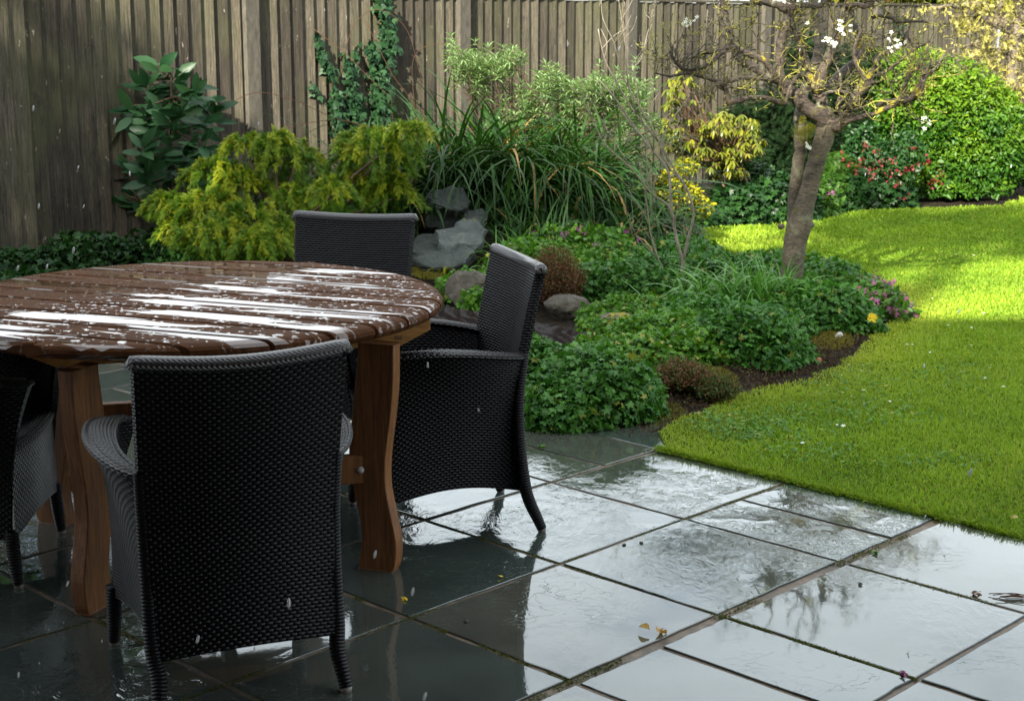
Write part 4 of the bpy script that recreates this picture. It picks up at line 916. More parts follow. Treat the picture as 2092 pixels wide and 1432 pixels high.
# ------------------------------------------------------------------ silvery shrub (over the sedge)
root = empty('silvery_shrub', (.35, 12.2, 0), label='pale silvery green shrub with narrow leaves rising above the dark sedge', cat='shrub'); off = np.array([.35, 12.2, 0])
g = np.random.default_rng(9); lf = MB(); br = MB(); spots = []
for (cx, cy, rx, ry, n) in [(925,100,10,20,6),(960,130,40,22,36),(1010,130,55,24,44),(1050,110,20,12,8),(975,165,35,30,24),(1125,160,26,26,26),(1090,190,30,20,16),(1180,180,60,24,50),(1240,170,50,30,46),(1290,190,30,24,20),(1200,230,90,40,74),(1270,240,50,45,36),(1100,220,60,30,26),(1110,280,90,50,44),(1190,320,90,60,50),(1060,250,60,30,20),(1250,360,70,60,40),(1050,300,50,40,14),(1280,300,40,60,22)]:
    for _ in range(n): spots.append((cx+g.normal()*rx*.6, cy+g.normal()*ry*.6, g.uniform(-.35, .25)))
for (px, py, dy) in spots:
    e = aty(px, py, 12.1+dy)-off; bx = (px-1120)/900
    s = np.array([bx*.6+g.normal()*.1, g.normal()*.1, .3]); m_ = (s+e)/2+np.array([g.normal()*.08, 0, .1])
    if g.random() < .3: br.tube(smooth_path([s, m_, e], 3), np.linspace(.006, .002, 7), 4)
    for lay in range(3):
        n = 7; a = np.arange(n)*2*PI/n+g.random(); D = np.c_[np.cos(a), np.sin(a), np.full(n, 1.1-.6*lay)]+g.normal(size=(n,3))*.15
        scatter(lf, NARROW, np.tile(e-np.array([0,0,.022*lay]), (n,1)), np.c_[-np.cos(a)*.4, -np.sin(a)*.4, np.ones(n)], g.uniform(.045, .09, n), D, np.clip(g.random(n)*.8+.2, 0, 1), pd=True)
lf.build('foliage', LM['pale'], root); br.build('branches', M['stem'], root)

# ------------------------------------------------------------------ golden euonymus-like shrub, yellow-green shrub, conifers
def shrub(name, c, lobes_px, Y, leaf, T, dens, size, label, cat='shrub', up=.4, tip=None, seed=1, inner=.25, stems=True, zmin=.05, depth=.8, group=None, jit=.55):
    off = np.array([c[0], c[1], 0]); lb = []
    for (px, py, rx, ry, dy) in lobes_px:
        p = aty(px, py, Y+dy)-off; s = (Y+dy)/3165; lb.append((p[0], p[1], p[2], rx*s, max(rx, ry)*s*depth, ry*s))
    root = empty(name, (c[0], c[1], 0), label=label, cat=cat, group=group)
    lobe_leaves(MB(), T, lb, dens, size, up=up, tip=tip, seed=seed, inner=inner, zmin=zmin, jit=jit, bump_=.30).build('foliage', leaf, root)
    if stems:
        st = MB(); 
        for (x, y, z, rx, ry, rz) in lb: st.tube(smooth_path([(x*.1, y*.1, 0), (x*.5, y*.5, z*.55), (x, y, z)], 4), np.linspace(.02, .006, 9), 6)
        st.build('branches', M['stem'], root)
    return root
shrub('euonymus', (1.22,11.6), [(1400,340,24,16,0),(1370,380,30,26,0),(1350,410,45,30,0),(1400,400,38,26,0),(1430,420,22,20,0),(1320,390,26,16,0)], 11.6, LM['yellow'], OV, 3800, .040, 'golden yellow leaved shrub behind the bare stems', seed=3, zmin=.2)
shrub('privet', (1.1,11.75), [(1350,455,60,45,0),(1300,440,50,40,.1),(1390,460,45,40,-.1),(1250,420,60,50,.2),(1220,400,50,50,.3)], 11.7, LM['green2'], OV, 1700, .045, 'plain green shrub below the golden leaves', seed=4)
pr_ = empty('pieris', (1.8, 13.2, 0), label='yellow green shrub with drooping leaf whorls right of the bare stems', cat='shrub'); off = np.array([1.8, 13.2, 0]); lf = MB(); br = MB(); g = np.random.default_rng(14)
for (cx, cy, rx, ry, n) in [(1380,200,30,20,16),(1390,160,25,14,8),(1430,250,50,25,26),(1400,290,40,25,18),(1480,260,40,28,26),(1530,265,20,22,20),(1510,300,30,20,26),(1450,300,50,30,26),(1500,345,26,14,16),(1470,330,30,20,14),(1375,250,20,30,14),(1545,300,12,20,8)]:
    for _ in range(int(n*1.7)):
        e = aty(cx+g.normal()*rx*.6, cy+g.normal()*ry*.6, 13.2+g.normal()*.22)-off; s = np.array([g.normal()*.08, 0, .5]); br.tube(smooth_path([s, (s+e)/2, e], 3), np.linspace(.007, .003, 7), 4)
        k = 8; a = np.arange(k)*2*PI/k+g.random(); D = np.c_[np.cos(a), np.sin(a), np.full(k, -.55)]+g.normal(size=(k,3))*.2; scatter(lf, T_ovate(.30, .08, .35), np.tile(e, (k,1)), np.c_[np.cos(a)*.5, np.sin(a)*.5, np.ones(k)], g.uniform(.05, .085, k), D, g.random(k), pd=True)
br.tube([(0.03,0,0),(0,0,.3),(.02,0,.6)], [.02,.016,.012], 7); br.tube([(0.25,0,0),(.2,0,.3),(.1,0,.6)], [.016,.014,.01], 7)
lf.build('foliage', LM['pieris'], pr_); br.build('branches', M['stem'], pr_)
shrub('dark_conifer', (2.6,14.9), [(1560,390,90,60,0),(1600,330,100,70,.1),(1580,270,90,60,.2),(1620,210,90,55,.2),(1660,150,60,50,.3),(1540,330,60,60,.1),(1500,400,50,40,0),(1490,330,40,50,.2),(1520,250,40,60,.3),(1740,150,60,60,.5),(1720,240,50,60,.4),(1660,380,60,60,0),(1690,300,50,70,.1),(1600,420,100,30,0),(1650,90,40,40,.3)], 14.7, LM['conifer'], SPR, 700, .13, 'dark green conifer standing in shade behind the plum tree', 'conifer', up=.9, seed=6)
shrub('small_conifer', (3.0,14.1), [(1700,370,34,50,0),(1690,410,34,30,0),(1715,335,22,24,0)], 14.1, LM['green2'], SPR, 1000, .11, 'small mid green conifer just right of the plum trunk', 'conifer', up=.9, seed=7)
def top_light(P, nrm, k, g): return np.clip(nrm[:,2]*1.0+.15, 0, 1)*g.uniform(.2, 1, len(P))  # leaves facing up get a lighter colour, standing for light from above
shrub('evergreen_shrub', (4.3,15.0), [(1960,330,100,90,0),(1900,250,110,90,.1),(1990,240,95,85,.1),(1830,200,90,70,.3),(1800,140,55,40,.4),(1870,150,70,45,.3),(1940,180,70,50,.2),(2040,300,60,90,.1),(1870,370,70,50,0),(1990,380,80,45,0),(1780,230,60,70,.4),(2060,250,40,60,.2),(1930,385,80,45,-.05),(1760,180,36,40,.4)], 15.0, LM['shrub'], OV, 3100, .048, 'large bright green rounded shrub at the right end of the border', seed=8, tip=top_light, up=.4)
shrub('dark_purple_shrub', (5.0,15.6), [(2080,340,30,50,0),(2092,300,25,40,0)], 15.6, LM['conifer'], OV, 1500, .05, 'dark shrub with purplish flowers at the far right edge', seed=9)
# flowering currant
rc = shrub('flowering_currant', (3.15,14.3), [(1790,330,50,45,0),(1760,290,40,40,.1),(1830,350,40,40,-.1),(1740,330,30,35,0),(1850,310,40,40,0)], 14.3, LM['dark'], OV, 1500, .05, 'shrub dotted with red flower clusters left of the big green shrub', seed=10)
g = np.random.default_rng(15); off = np.array([3.15, 14.3, 0])
for (px, py) in [(1758,343),(1745,350),(1780,345),(1828,350),(1812,362),(1850,350),(1865,340),(1835,375),(1925,360),(1905,380),(1848,402),(1765,300),(1790,310),(1760,330),(1775,365),(1895,335),(1735,338),(1822,330),(1800,335),(1720,320),(1865,300),(1912,375),(1790,350)]:
    e = aty(px, py, 13.95 if px < 1880 else 14.05)-off; n = 9; mb = MB(); P = e+g.normal(size=(n,3))*np.array([.024,.03,.026]); scatter(mb, FL, P, g.normal(size=(n,3))+[0,-.6,.3], g.uniform(.010, .017, n), None, g.random(n)); mb.build('flower', LM['red'], rc)

# ------------------------------------------------------------------ bare pale multi-stem shrub
root = empty('bare_shrub', (1.0, 9.15, 0), label='leafless shrub with slender pale grey stems fanning upward', cat='shrub'); off = np.array([1.0, 9.15, 0]); br = MB(); g = np.random.default_rng(3)
S_ = [([(1392,612,0),(1393,560,0),(1395,535,0),(1385,500,0),(1375,450,.05),(1370,400,.05),(1365,350,.1),(1335,310,.1),(1300,265,.15),(1255,200,.2),(1225,165,.2)], .014),
      ([(1375,450,0),(1365,420,0),(1330,395,0),(1290,345,-.05),(1240,300,-.1),(1215,255,-.1),(1200,210,-.1)], .009),
      ([(1395,535,0),(1405,490,0),(1417,440,0),(1405,390,0),(1380,350,.1),(1345,290,.1),(1300,235,.1),(1260,170,.15),(1235,120,.15),(1222,60,.1)], .010),
      ([(1345,290,0),(1320,240,0),(1290,190,0),(1270,150,0),(1255,90,0),(1232,40,0),(1228,0,0)], .006),
      ([(1385,605,0),(1365,570,0),(1345,530,0),(1330,480,0),(1322,420,0),(1312,360,0),(1305,330,0)], .008),
      ([(1370,350,0),(1350,300,0),(1370,250,0),(1400,210,0),(1430,160,0),(1440,100,0),(1445,20,0)], .006),
      ([(1335,310,0),(1310,240,0),(1300,170,0),(1295,140,0),(1310,120,0),(1325,60,0),(1340,0,0)], .005),
      ([(1300,235,0),(1280,150,0),(1278,100,0),(1270,40,0),(1262,-10,0)], .005),
      ([(1417,440,0),(1400,400,0),(1396,340,0),(1390,280,0),(1395,240,0)], .004), ([(1405,520,0),(1400,480,0),(1340,450,0),(1330,400,0)], .004), ([(1345,530,0),(1300,480,0),(1285,440,0)], .004),
      ([(1330,395,0),(1320,330,0),(1325,250,0),(1340,200,0)], .004), ([(1290,345,0),(1225,240,0),(1190,170,0)], .004)]
for pts, r_ in S_:
    P = smooth_path([aty(x, y, 9.15+dy)-off for x, y, dy in pts], 3); br.tube(P, np.linspace(r_, r_*.32, len(P)), 6)
    for _ in range(6):
        i = g.integers(len(P)//3, len(P)-1); d = unit(np.array([g.normal()*.5, g.normal()*.4, 1.0])); L_ = g.uniform(.08, .28); q = [P[i], P[i]+d*L_*.5+g.normal(size=3)*.012, P[i]+d*L_+g.normal(size=3)*.02]
        br.tube(smooth_path(q, 3), np.linspace(r_*.35, .0012, 7), 4)
br.build('stems', M['greytwig'], root)

# ------------------------------------------------------------------ old plum tree
TY = 8.98; root = empty('plum_tree', (1.62, TY, 0), label='old leafless fruit tree with mossy crooked branches and a few white blossoms', cat='tree'); off = np.array([1.62, TY, 0])
def tp(px, py, dy=0): return aty(px, py, TY+dy)-off
K = TY/3165*1.0
tk = MB()
def limb(mb, pts, k=4, n=10, kn=.06):
    Q = smooth_path([np.r_[tp(p[0], p[1], p[2]), p[3]*K] for p in pts], k); m = len(Q)
    Q[1:-1,:3] += g.normal(size=(m-2,3))*Q[1:-1,3:4]*kn*2; r_ = Q[:,3]*(1+g.normal(size=m)*kn); mb.tube(Q[:,:3], r_, n); return Q
g = np.random.default_rng(33)
limb(tk, [(1610,612,0,30),(1614,585,0,25),(1619,540,0,23),(1623,500,0,23.5),(1632,465,0,24),(1641,430,0,22),(1650,400,0,19),(1660,360,0,18.5),(1671,320,0,18.5),(1682,285,0,20),(1690,262,0,21),(1696,246,0,17)], 3, 18, .02)
limb(tk, [(1622,500,.02,18),(1621,450,.04,15),(1623,400,.05,13),(1630,340,.07,12.5),(1637,295,.08,13.5),(1636,262,.1,14),(1634,235,.12,12),(1645,180,.2,10),(1670,120,.3,11),(1672,60,.35,10),(1660,0,.4,9),(1655,-40,.4,8)], 3, 12, .03)
limb(tk, [(1598,463,0,6),(1592,461,-.02,5)], 2, 8); limb(tk, [(1650,462,0,8),(1662,458,-.02,5)], 2, 8)
o = tk.build('trunk', M['bark'], root)
lm = MB(); LB = []
limbs = [
 [(1694,262,0,18),(1665,232,-.03,17),(1630,200,-.05,17),(1604,178,-.05,15),(1592,150,-.05,12.5),(1594,110,-.04,11.5),(1600,70,-.03,12),(1610,35,0,13),(1615,0,0,13),(1618,-40,0,11)],
 [(1697,255,0,17),(1680,215,.04,15),(1665,180,.05,11),(1655,150,.05,8.5),(1640,105,.04,8),(1625,62,.02,7),(1606,35,0,6)],
 [(1668,190,.03,10),(1678,160,.0,12),(1692,120,-.02,11.5),(1706,85,-.02,10.5),(1718,55,0,10),(1730,15,.02,9),(1740,-30,.03,8)],
 [(1675,185,.1,9),(1705,165,.2,10),(1740,133,.3,11),(1760,105,.35,10.5),(1752,70,.4,8),(1740,20,.45,6)],
 [(1697,262,-.02,15),(1725,242,-.05,12),(1745,215,-.1,10),(1757,190,-.12,9),(1775,172,-.14,8),(1783,165,-.15,7)],
 [(1705,262,-.04,14),(1740,244,-.1,8),(1775,236,-.15,6),(1810,222,-.2,6),(1840,208,-.22,7),(1862,200,-.24,7),(1880,170,-.26,5),(1890,150,-.28,5),(1905,130,-.3,3)],
 [(1790,214,.0,5),(1820,208,-.02,7),(1845,202,-.04,7),(1848,180,-.05,5.5),(1856,155,-.06,5),(1872,140,-.08,4.5),(1888,132,-.1,3)],
 [(1604,182,-.05,10),(1580,150,-.1,7),(1560,125,-.14,7),(1530,110,-.16,7.5),(1495,98,-.18,6.5),(1470,104,-.2,5.5),(1430,110,-.22,4.5),(1415,118,-.24,3)],
 [(1600,172,.05,10),(1570,155,.12,9),(1535,138,.2,10),(1510,120,.24,8.5),(1495,90,.26,8),(1488,60,.3,7),(1480,20,.32,7),(1472,-20,.34,6)],
 [(1600,212,-.1,7),(1560,200,-.18,5),(1520,202,-.22,6.5),(1488,210,-.26,7),(1486,190,-.27,5),(1478,174,-.28,5),(1462,174,-.3,4.5),(1452,188,-.3,3),(1450,212,-.3,2)],
 [(1592,168,-.05,6),(1560,162,-.15,5),(1515,160,-.2,5.5),(1480,166,-.24,5),(1445,160,-.26,4.5),(1405,150,-.28,4),(1370,156,-.3,3),(1340,150,-.32,2)],
 [(1480,103,-.2,5),(1450,130,-.24,5.5),(1432,138,-.26,5),(1400,142,-.28,4.5),(1375,120,-.3,3.5),(1372,95,-.3,3)],
 [(1610,25,0,9),(1590,12,-.03,8),(1565,6,-.05,7),(1540,2,-.08,6),(1520,-20,-.1,5)],
 [(1614,20,0,8),(1640,10,-.04,6.5),(1670,14,-.08,6),(1690,0,-.1,5.5),(1705,-20,-.1,5)],
 [(1655,172,-.04,5),(1640,152,-.1,4.5),(1625,160,-.14,4),(1612,185,-.16,3.6),(1604,215,-.18,4)],
 [(1720,238,-.02,6),(1712,215,-.06,6),(1716,205,-.08,7),(1718,180,-.1,3),(1716,150,-.1,2.5)],
 [(1672,200,-.05,4),(1690,190,-.1,4),(1710,187,-.12,3.6),(1735,190,-.14,3),(1748,205,-.15,3),(1760,225,-.16,2)],
 [(1745,215,0,6),(1750,190,.05,8),(1770,165,.1,8),(1785,140,.15,7),(1795,115,.2,7),(1820,105,.25,6),(1850,92,.3,5)],
 [(1780,36,.1,6),(1790,34,.1,5),(1822,36,.1,4.5),(1832,46,.1,4),(1860,44,.1,3.5),(1895,46,.1,2.5)],
 [(1730,15,0,7),(1750,10,-.05,6),(1775,12,-.06,6),(1790,-10,-.08,5)],
 [(1770,170,-.1,5),(1760,150,-.1,5),(1745,120,-.1,4),(1748,90,-.1,3.5),(1760,60,-.1,3)],
 [(1795,155,0,4),(1820,140,0,4),(1845,120,0,3.5),(1870,100,0,3),(1900,85,0,2.5)],
 [(1862,200,-.2,4),(1880,195,-.25,4),(1890,160,-.28,4),(1910,140,-.3,3),(1930,110,-.3,2.5)],
]
Qs = []
for k_, L0 in enumerate(limbs): 
    Q = limb(lm, [(a, b, c_, d_*.88) for a, b, c_, d_ in L0], 4, 9, .06); Qs.append(Q)
lm.build('limbs', M['barkm'], root)
tw = MB(); ends = []
def twig(p, d, L_, r_, lev):
    n = max(3, int(L_/.035)); P = [p]; dd = d.copy()
    for i in range(n):
        dd = unit(dd + g.normal(size=3)*.34 + np.array([0,0,.10])); P.append(P[-1]+dd*L_/n)
    P = np.array(P); tw.tube(P, np.linspace(r_, r_*.45, len(P)), 4 if r_ < .003 else 5, cap=False); ends.append(P[-1])
    for i in range(1, len(P)-1):
        if g.random() < .5:   # fruiting spur
            q = unit(g.normal(size=3)+[0,0,.4]); l_ = g.uniform(.012, .035); tw.tube([P[i], P[i]+q*l_*.6, P[i]+q*l_], [.0022, .0026, .0035], 4); ends.append(P[i]+q*l_)
    if lev > 0:
        for _ in range(g.integers(2, 4)):
            i = g.integers(1, len(P)); q = unit(dd*.5+g.normal(size=3)); twig(P[i-1], q, L_*g.uniform(.35, .7), r_*.6, lev-1)
for Q in Qs:
    n = int(len(Q)*.42)
    for _ in range(n):
        i = g.integers(int(len(Q)*.42), len(Q)); p = Q[i,:3]; side = unit(np.array([g.normal(), g.normal()*.8, g.normal()*.8+.25])); twig(p, side, g.uniform(.10, .36), min(.0048, max(.0028, Q[i,3]*.3)), 1 if g.random() < .75 else 2)
tw.build('twigs', M['twig'], root)
bd = MB(); E_ = np.array(ends); sel = E_[g.random(len(E_)) < .55]; scatter(bd, DI, sel, g.normal(size=sel.shape), g.uniform(.006, .012, len(sel)), g.normal(size=sel.shape)+[0,0,1.], g.random(len(sel))); bd.build('buds', leafmat('plum_buds', (.16,.16,.03), (.30,.27,.06), rough=.6), root)
# moss cushions on the left stem
mo = MB()
for (px, py, r_) in [(1636,262,13),(1648,268,12),(1632,275,14),(1646,283,13),(1640,245,7),(1632,450,9),(1618,470,8),(1628,430,7),(1655,262,10)]:
    p = tp(px, py, -.03); n = 260; d = sph(n, g); P = p+d*r_*K*g.uniform(.5, 1.0, (n,1)); scatter(mo, NE, P, g.normal(size=(n,3)), .014, d+g.normal(size=(n,3))*.4, g.random(n))
mo.build('moss_cushions', leafmat('cushion_moss', (.12,.14,.008), (.34,.32,.012), rough=.8), root)
for (px, py, r_, dy, n) in [(1720,57,13,-.12,16),(1695,86,13,-.12,14),(1832,90,15,-.1,18),(1608,2,12,-.15,12),(1404,46,7,-.1,6),(1652,300,8,-.1,6),(1425,38,5,-.1,4),(1890,245,8,-.2,7),(1885,262,6,-.2,4),(1648,48,5,-.1,3)]:
    p = tp(px, py, dy); mb = MB(); P = p+g.normal(size=(n,3))*r_*K*.55; scatter(mb, FL, P, g.normal(size=(n,3))*.6+[0,-.8,.5], g.uniform(.011, .016, n), None, g.random(n)); mb.build('blossom', LM['white'], root)

# ------------------------------------------------------------------ far right blossoming tree
root = empty('blossoming_tree', (5.45, 16.8, 0), label='tree with pale yellow blossom clusters at the top right corner', cat='tree'); off = np.array([5.45, 16.8, 0]); g = np.random.default_rng(44)
tk = MB()
def fp(px, py, dy=0): return aty(px, py, 16.8+dy)-off
K2 = 16.8/3165; QF = []
def fl_(pts, mb):
    Q = smooth_path([np.r_[fp(p[0], p[1], p[2] if len(p) > 3 else 0), p[-1]*K2] for p in pts], 4); Q[1:-1,:3] += g.normal(size=(len(Q)-2,3))*.01; mb.tube(Q[:,:3], Q[:,3], 8); QF.append(Q)
fl_([(2075,400,24),(2072,300,20),(2070,220,17),(2068,150,14),(2072,90,13),(2080,50,11),(2092,0,9)], tk); tk.build('trunk', M['bark'], root)
lb = MB()
for q in [[(2072,100,9),(2055,50,8),(2040,0,7)],[(2070,80,9),(2030,45,8),(1990,30,6),(1950,35,4)],[(2070,120,7),(2050,100,5),(2020,130,4),(2010,150,2.5)],[(2085,70,6),(2110,55,6)],[(2070,70,6),(2010,15,6),(1960,10,5),(1900,15,3)],[(2068,140,6),(2062,170,3),(2050,190,2)],[(2072,110,5),(2092,115,4)],[(2020,40,4),(1985,60,3),(1960,70,2)],[(2065,60,7),(2090,30,6),(2110,0,5)],[(2092,160,5),(2070,200,4)],[(2060,110,4),(2000,90,3),(1960,100,2)]]: fl_(q, lb)
lb.build('limbs', M['bark'], root)
tw = MB(); ends = []
for Q in QF[1:]:
    for _ in range(16):
        i = g.integers(len(Q)//4, len(Q)); twig(Q[i,:3], unit(g.normal(size=3)+[-.2,0,.1]), g.uniform(.15, .5), .006, 1)
tw.build('twigs', M['twig'], root)
E_ = np.array(ends); bl = MB(); E2 = E_[g.random(len(E_)) < .16]
P = np.repeat(E2, 6, 0)+g.normal(size=(len(E2)*6,3))*.024; scatter(bl, FL, P, g.normal(size=P.shape), g.uniform(.015, .028, len(P)), None, g.random(len(P))); bl.build('blossom', LM['catkin'], root)
# tree beyond the fence, golden in the sun
shrub('garden_tree', (5.5,23.5), [(1850,-20,120,34,0),(1960,-10,120,30,0),(2060,-25,110,50,0),(1740,-30,80,30,0)], 23.5, LM['pieris'], OV, 260, .16, 'golden leaved tree showing just above the fence top', 'tree', seed=12)

# ------------------------------------------------------------------ rocks, liner, heather
def rock(name, c, r3, label, mat, seed, cat='rock', flat=0, rz=0, tilt=(0,0), group=None, blocky=.35):
    g = np.random.default_rng(seed); nu, nv = 40, 24; U, V = np.meshgrid(np.linspace(0, 2*PI, nu), np.linspace(-PI/2, PI/2, nv), indexing='ij')
    d = np.stack([np.cos(V)*np.cos(U), np.cos(V)*np.sin(U), np.sin(V)], -1)
    e = 2.6; k = (np.abs(d)**e).sum(-1)**(-1/e); P = d*k[...,None]
    nz_ = 1+blocky*.35*fbm(d[...,0]*1.6+seed, d[...,1]*1.6, 1.5, seed, d[...,2]*1.6)+.10*np.abs(fbm(d[...,0]*4, d[...,1]*4, 1.7, seed+1, d[...,2]*4)); nz_[0] = nz_[-1]
    for _ in range(7):   # planar chips
        n_ = unit(g.normal(size=3)); lim = g.uniform(.72, .95); dd = (P*nz_[...,None])@n_; over = np.maximum(dd-lim, 0); P = P-(over/nz_)[...,None]*n_
    nz2 = 1+.05*fbm(d[...,0]*9, d[...,1]*9, 1.8, seed+3, d[...,2]*9); nz2[0] = nz2[-1]; P = P*(nz_*nz2)[...,None]*np.array(r3); o = MB().grid(P, True).build(name, mat, smooth=not flat)
    o.location = c; o.rotation_euler = (tilt[0], tilt[1], rz); tag(o, label, cat, group); return o
def rk(px0, px1, py0, py1, Y, hf=1.0, dp=.8):
    p = aty((px0+px1)/2, (py0+py1)/2, Y); s = Y/3165; return tuple(p), ((px1-px0)/2*s, (px1-px0)/2*s*dp, (py1-py0)/2*s*hf)
SG = 'slate rocks stacked behind the table'
def slate(out, Y, nrm, th, label, mat, seed):
    g = np.random.default_rng(seed); out = np.array(out, float); c = aty(out[:,0].mean(), out[:,1].mean(), Y); nrm = np.array(nrm)/np.linalg.norm(nrm); cam_ = np.array([0, 0, CAM_H]); P = []
    m = len(out); fine = []
    for i in range(m):
        a, b = out[i], out[(i+1) % m]
        for k in range(3): fine.append(a+(b-a)*k/3+g.normal(size=2)*1.1)
    for (x, y) in fine:
        d = ray(x, y); t = (c-cam_).dot(nrm)/d.dot(nrm); P.append(cam_+d*t)
    P = np.array(P)-c; m = len(P); side = unit(P-P.mean(0)); rows = []
    for q, z in ((.30, .006), (.72, .004), (.93, 0), (1.0, -.008), (1.03, -th*.4), (.98, -th*.55), (1.02, -th*.8), (.95, -th)):
        w_ = P*q+nrm*z; w_ = w_+nrm*(g.normal(size=(m,1))*(.0015 if q < .95 else .005))+side*(g.normal(size=(m,1))*.006*(q > .9)); rows.append(w_)
    V = np.concatenate(rows); n = len(rows); f = []
    for r_ in range(n-1):
        for i in range(m): j = (i+1) % m; f.append((r_*m+i, (r_+1)*m+i, (r_+1)*m+j, r_*m+j))
    f.append(tuple(range(m))); f.append(tuple((n-1)*m+i for i in range(m))[::-1])
    o = MB().add(V, f, .5).build('slate_rock', mat, smooth=False); o.location = tuple(c); tag(o, label, 'rock', SG)
MS = m_stone('mossy_slate', (.045,.060,.054), (.085,.105,.095), (.15,.17,.15), 4, (.16,.16,.02), .3, .60)
slate([(875,402),(888,388),(925,380),(948,385),(957,405),(955,425),(935,431),(905,423),(880,414)], 10.35, (.15,-.75,.65), .06, 'topmost pale grey green slate slab of the rockery', M['slab_rock'], 2)
slate([(952,432),(988,425),(996,440),(986,460),(950,458)], 10.3, (.2,-.5,.8), .05, 'small slate piece under the sedge to the right of the stack', M['slab_rock'], 3)
slate([(890,470),(928,462),(948,444),(975,448),(992,470),(986,500),(940,509),(900,501)], 10.0, (.1,-.5,.85), .07, 'middle slate rock of the stack with yellow moss on it', MS, 4)
slate([(838,527),(880,516),(925,500),(955,497),(968,512),(950,536),(915,550),(868,542)], 9.7, (-.2,-.5,.83), .07, 'long sloping slate slab lowest in the stack', M['slab_rock'], 5)
slate([(845,480),(905,472),(910,505),(842,508)], 10.1, (0,-.8,.6), .12, 'dark slate half hidden beside the rear chair', M['slab_rock'], 6)
slate([(875,430),(930,436),(950,460),(900,470),(868,460)], 10.4, (0,-.9,.35), .10, 'shadowed slate under the topmost slab', M['slab_rock'], 7)
slate([(850,498),(900,500),(915,515),(870,522),(842,515)], 9.95, (0,-.4,.9), .05, 'thin dark slate wedge between the lowest slab and the middle rock', M['slab_rock'], 8)
c, r3 = rk(905,1010,556,645,8.75); rock('boulder', c, r3, 'rough brown boulder between the table and the right hand chair', M['boulder'], 7, group='rough boulders round the pond')
c, r3 = rk(1112,1208,603,662,8.45); rock('boulder', c, r3, 'rough brown boulder right of the armchair below the heather', M['boulder'], 8, group='rough boulders round the pond')
c, r3 = rk(1218,1300,640,690,7.9); rock('boulder', c, r3, 'stone capped with bright yellow moss above the pond liner', m_stone('moss_capped_stone', (.10,.085,.06), (.17,.15,.11), (.24,.21,.15), 5, (.36,.30,.012), .8, .45), 9, group='rough boulders round the pond')
c, r3 = rk(1210,1330,690,740,7.45); rock('boulder', (c[0], c[1], c[2]-.03), r3, 'pale flat stone mostly buried under the light green leaves', M['boulder'], 10, group='rough boulders round the pond')
# moss patch behind the table
def patch(px, py, rx, ry, n, label, leaf, size, z=.0, T=NE, name='moss_patch', seed=3, cat='moss', h=.02):
    g = np.random.default_rng(seed); q = at(px, py, z); c = (q[0], q[1])
    xs = []
    for _ in range(n):
        a = g.uniform(0, 2*PI); r_ = math.sqrt(g.random()); w_ = at(px+math.cos(a)*r_*rx, py+math.sin(a)*r_*ry, z); hh = h*(1-r_*r_)*g.random()
        zz = float(bedz(np.array(w_[0]), np.array(w_[1]))); xs.append((w_[0]-c[0], w_[1]-c[1], max(z, zz)+hh-.004))
    P = np.array(xs); mb = scatter(MB(), T, P, np.array([0,0,1.])+g.normal(size=P.shape)*.6, size*g.uniform(.6, 1.3, n), np.array([0,0,.7])+g.normal(size=P.shape), g.random(n)); o = mb.build(name, leaf); o.location = (c[0], c[1], 0)
    tag(o, label, cat); return o
mossm = leafmat('bed_moss', (.10,.10,.012), (.26,.22,.014), rough=.85, c3=(.20,.11,.03), p3=1)
patch(1440, 795, 70, 26, 5000, 'yellow brown moss on the bare soil beside the small heather', mossm, .018, seed=1, h=.03)
patch(1700, 705, 45, 18, 3200, 'yellow moss on soil at the lawn edge near the poppy', mossm, .018, seed=2)
patch(880, 555, 45, 14, 2600, 'green gold moss strip under the lowest slate slab', mossm, .022, z=.10, seed=3)
patch(1350, 850, 60, 22, 2200, 'dark moss on the soil between the big mound and the lawn', mossm, .016, seed=4)
lt_ = MB(); rg = np.random.default_rng(91); E_ = np.array([(.55,5.98),(.64,6.1),(.82,6.45),(1.1,6.85),(1.42,7.15),(1.62,7.5),(1.85,8.1),(2.1,8.6)]); P = []
for a, b in zip(E_[:-1], E_[1:]):
    m = int(2600*np.linalg.norm(b-a)); t = rg.random(m); q = a+(b-a)*t[:,None]; nn_ = np.array([-(b-a)[1], (b-a)[0]])/np.linalg.norm(b-a); q = q+nn_*rg.uniform(-.05, .30, (m,1)); P.append(q)
P = np.concatenate(P); z = bedz(P[:,0], P[:,1]); P = np.c_[P, np.maximum(z, -.01)+rg.random(len(P))*.012-.008]; P = P[~inpoly(P[:,0], P[:,1], LAWN)]
scatter(lt_, DI, P, rg.normal(size=P.shape)+[0,0,.8], rg.uniform(.006, .024, len(P)), None, rg.random(len(P)))
tag(lt_.build('leaf_litter', leafmat('litter', (.030,.018,.010), (.10,.06,.030), c3=(.12,.14,.02), p3=.95, rough=.8)), 'brown leaf litter and crumbs on the bare soil along the lawn edge', 'litter', kind='stuff')
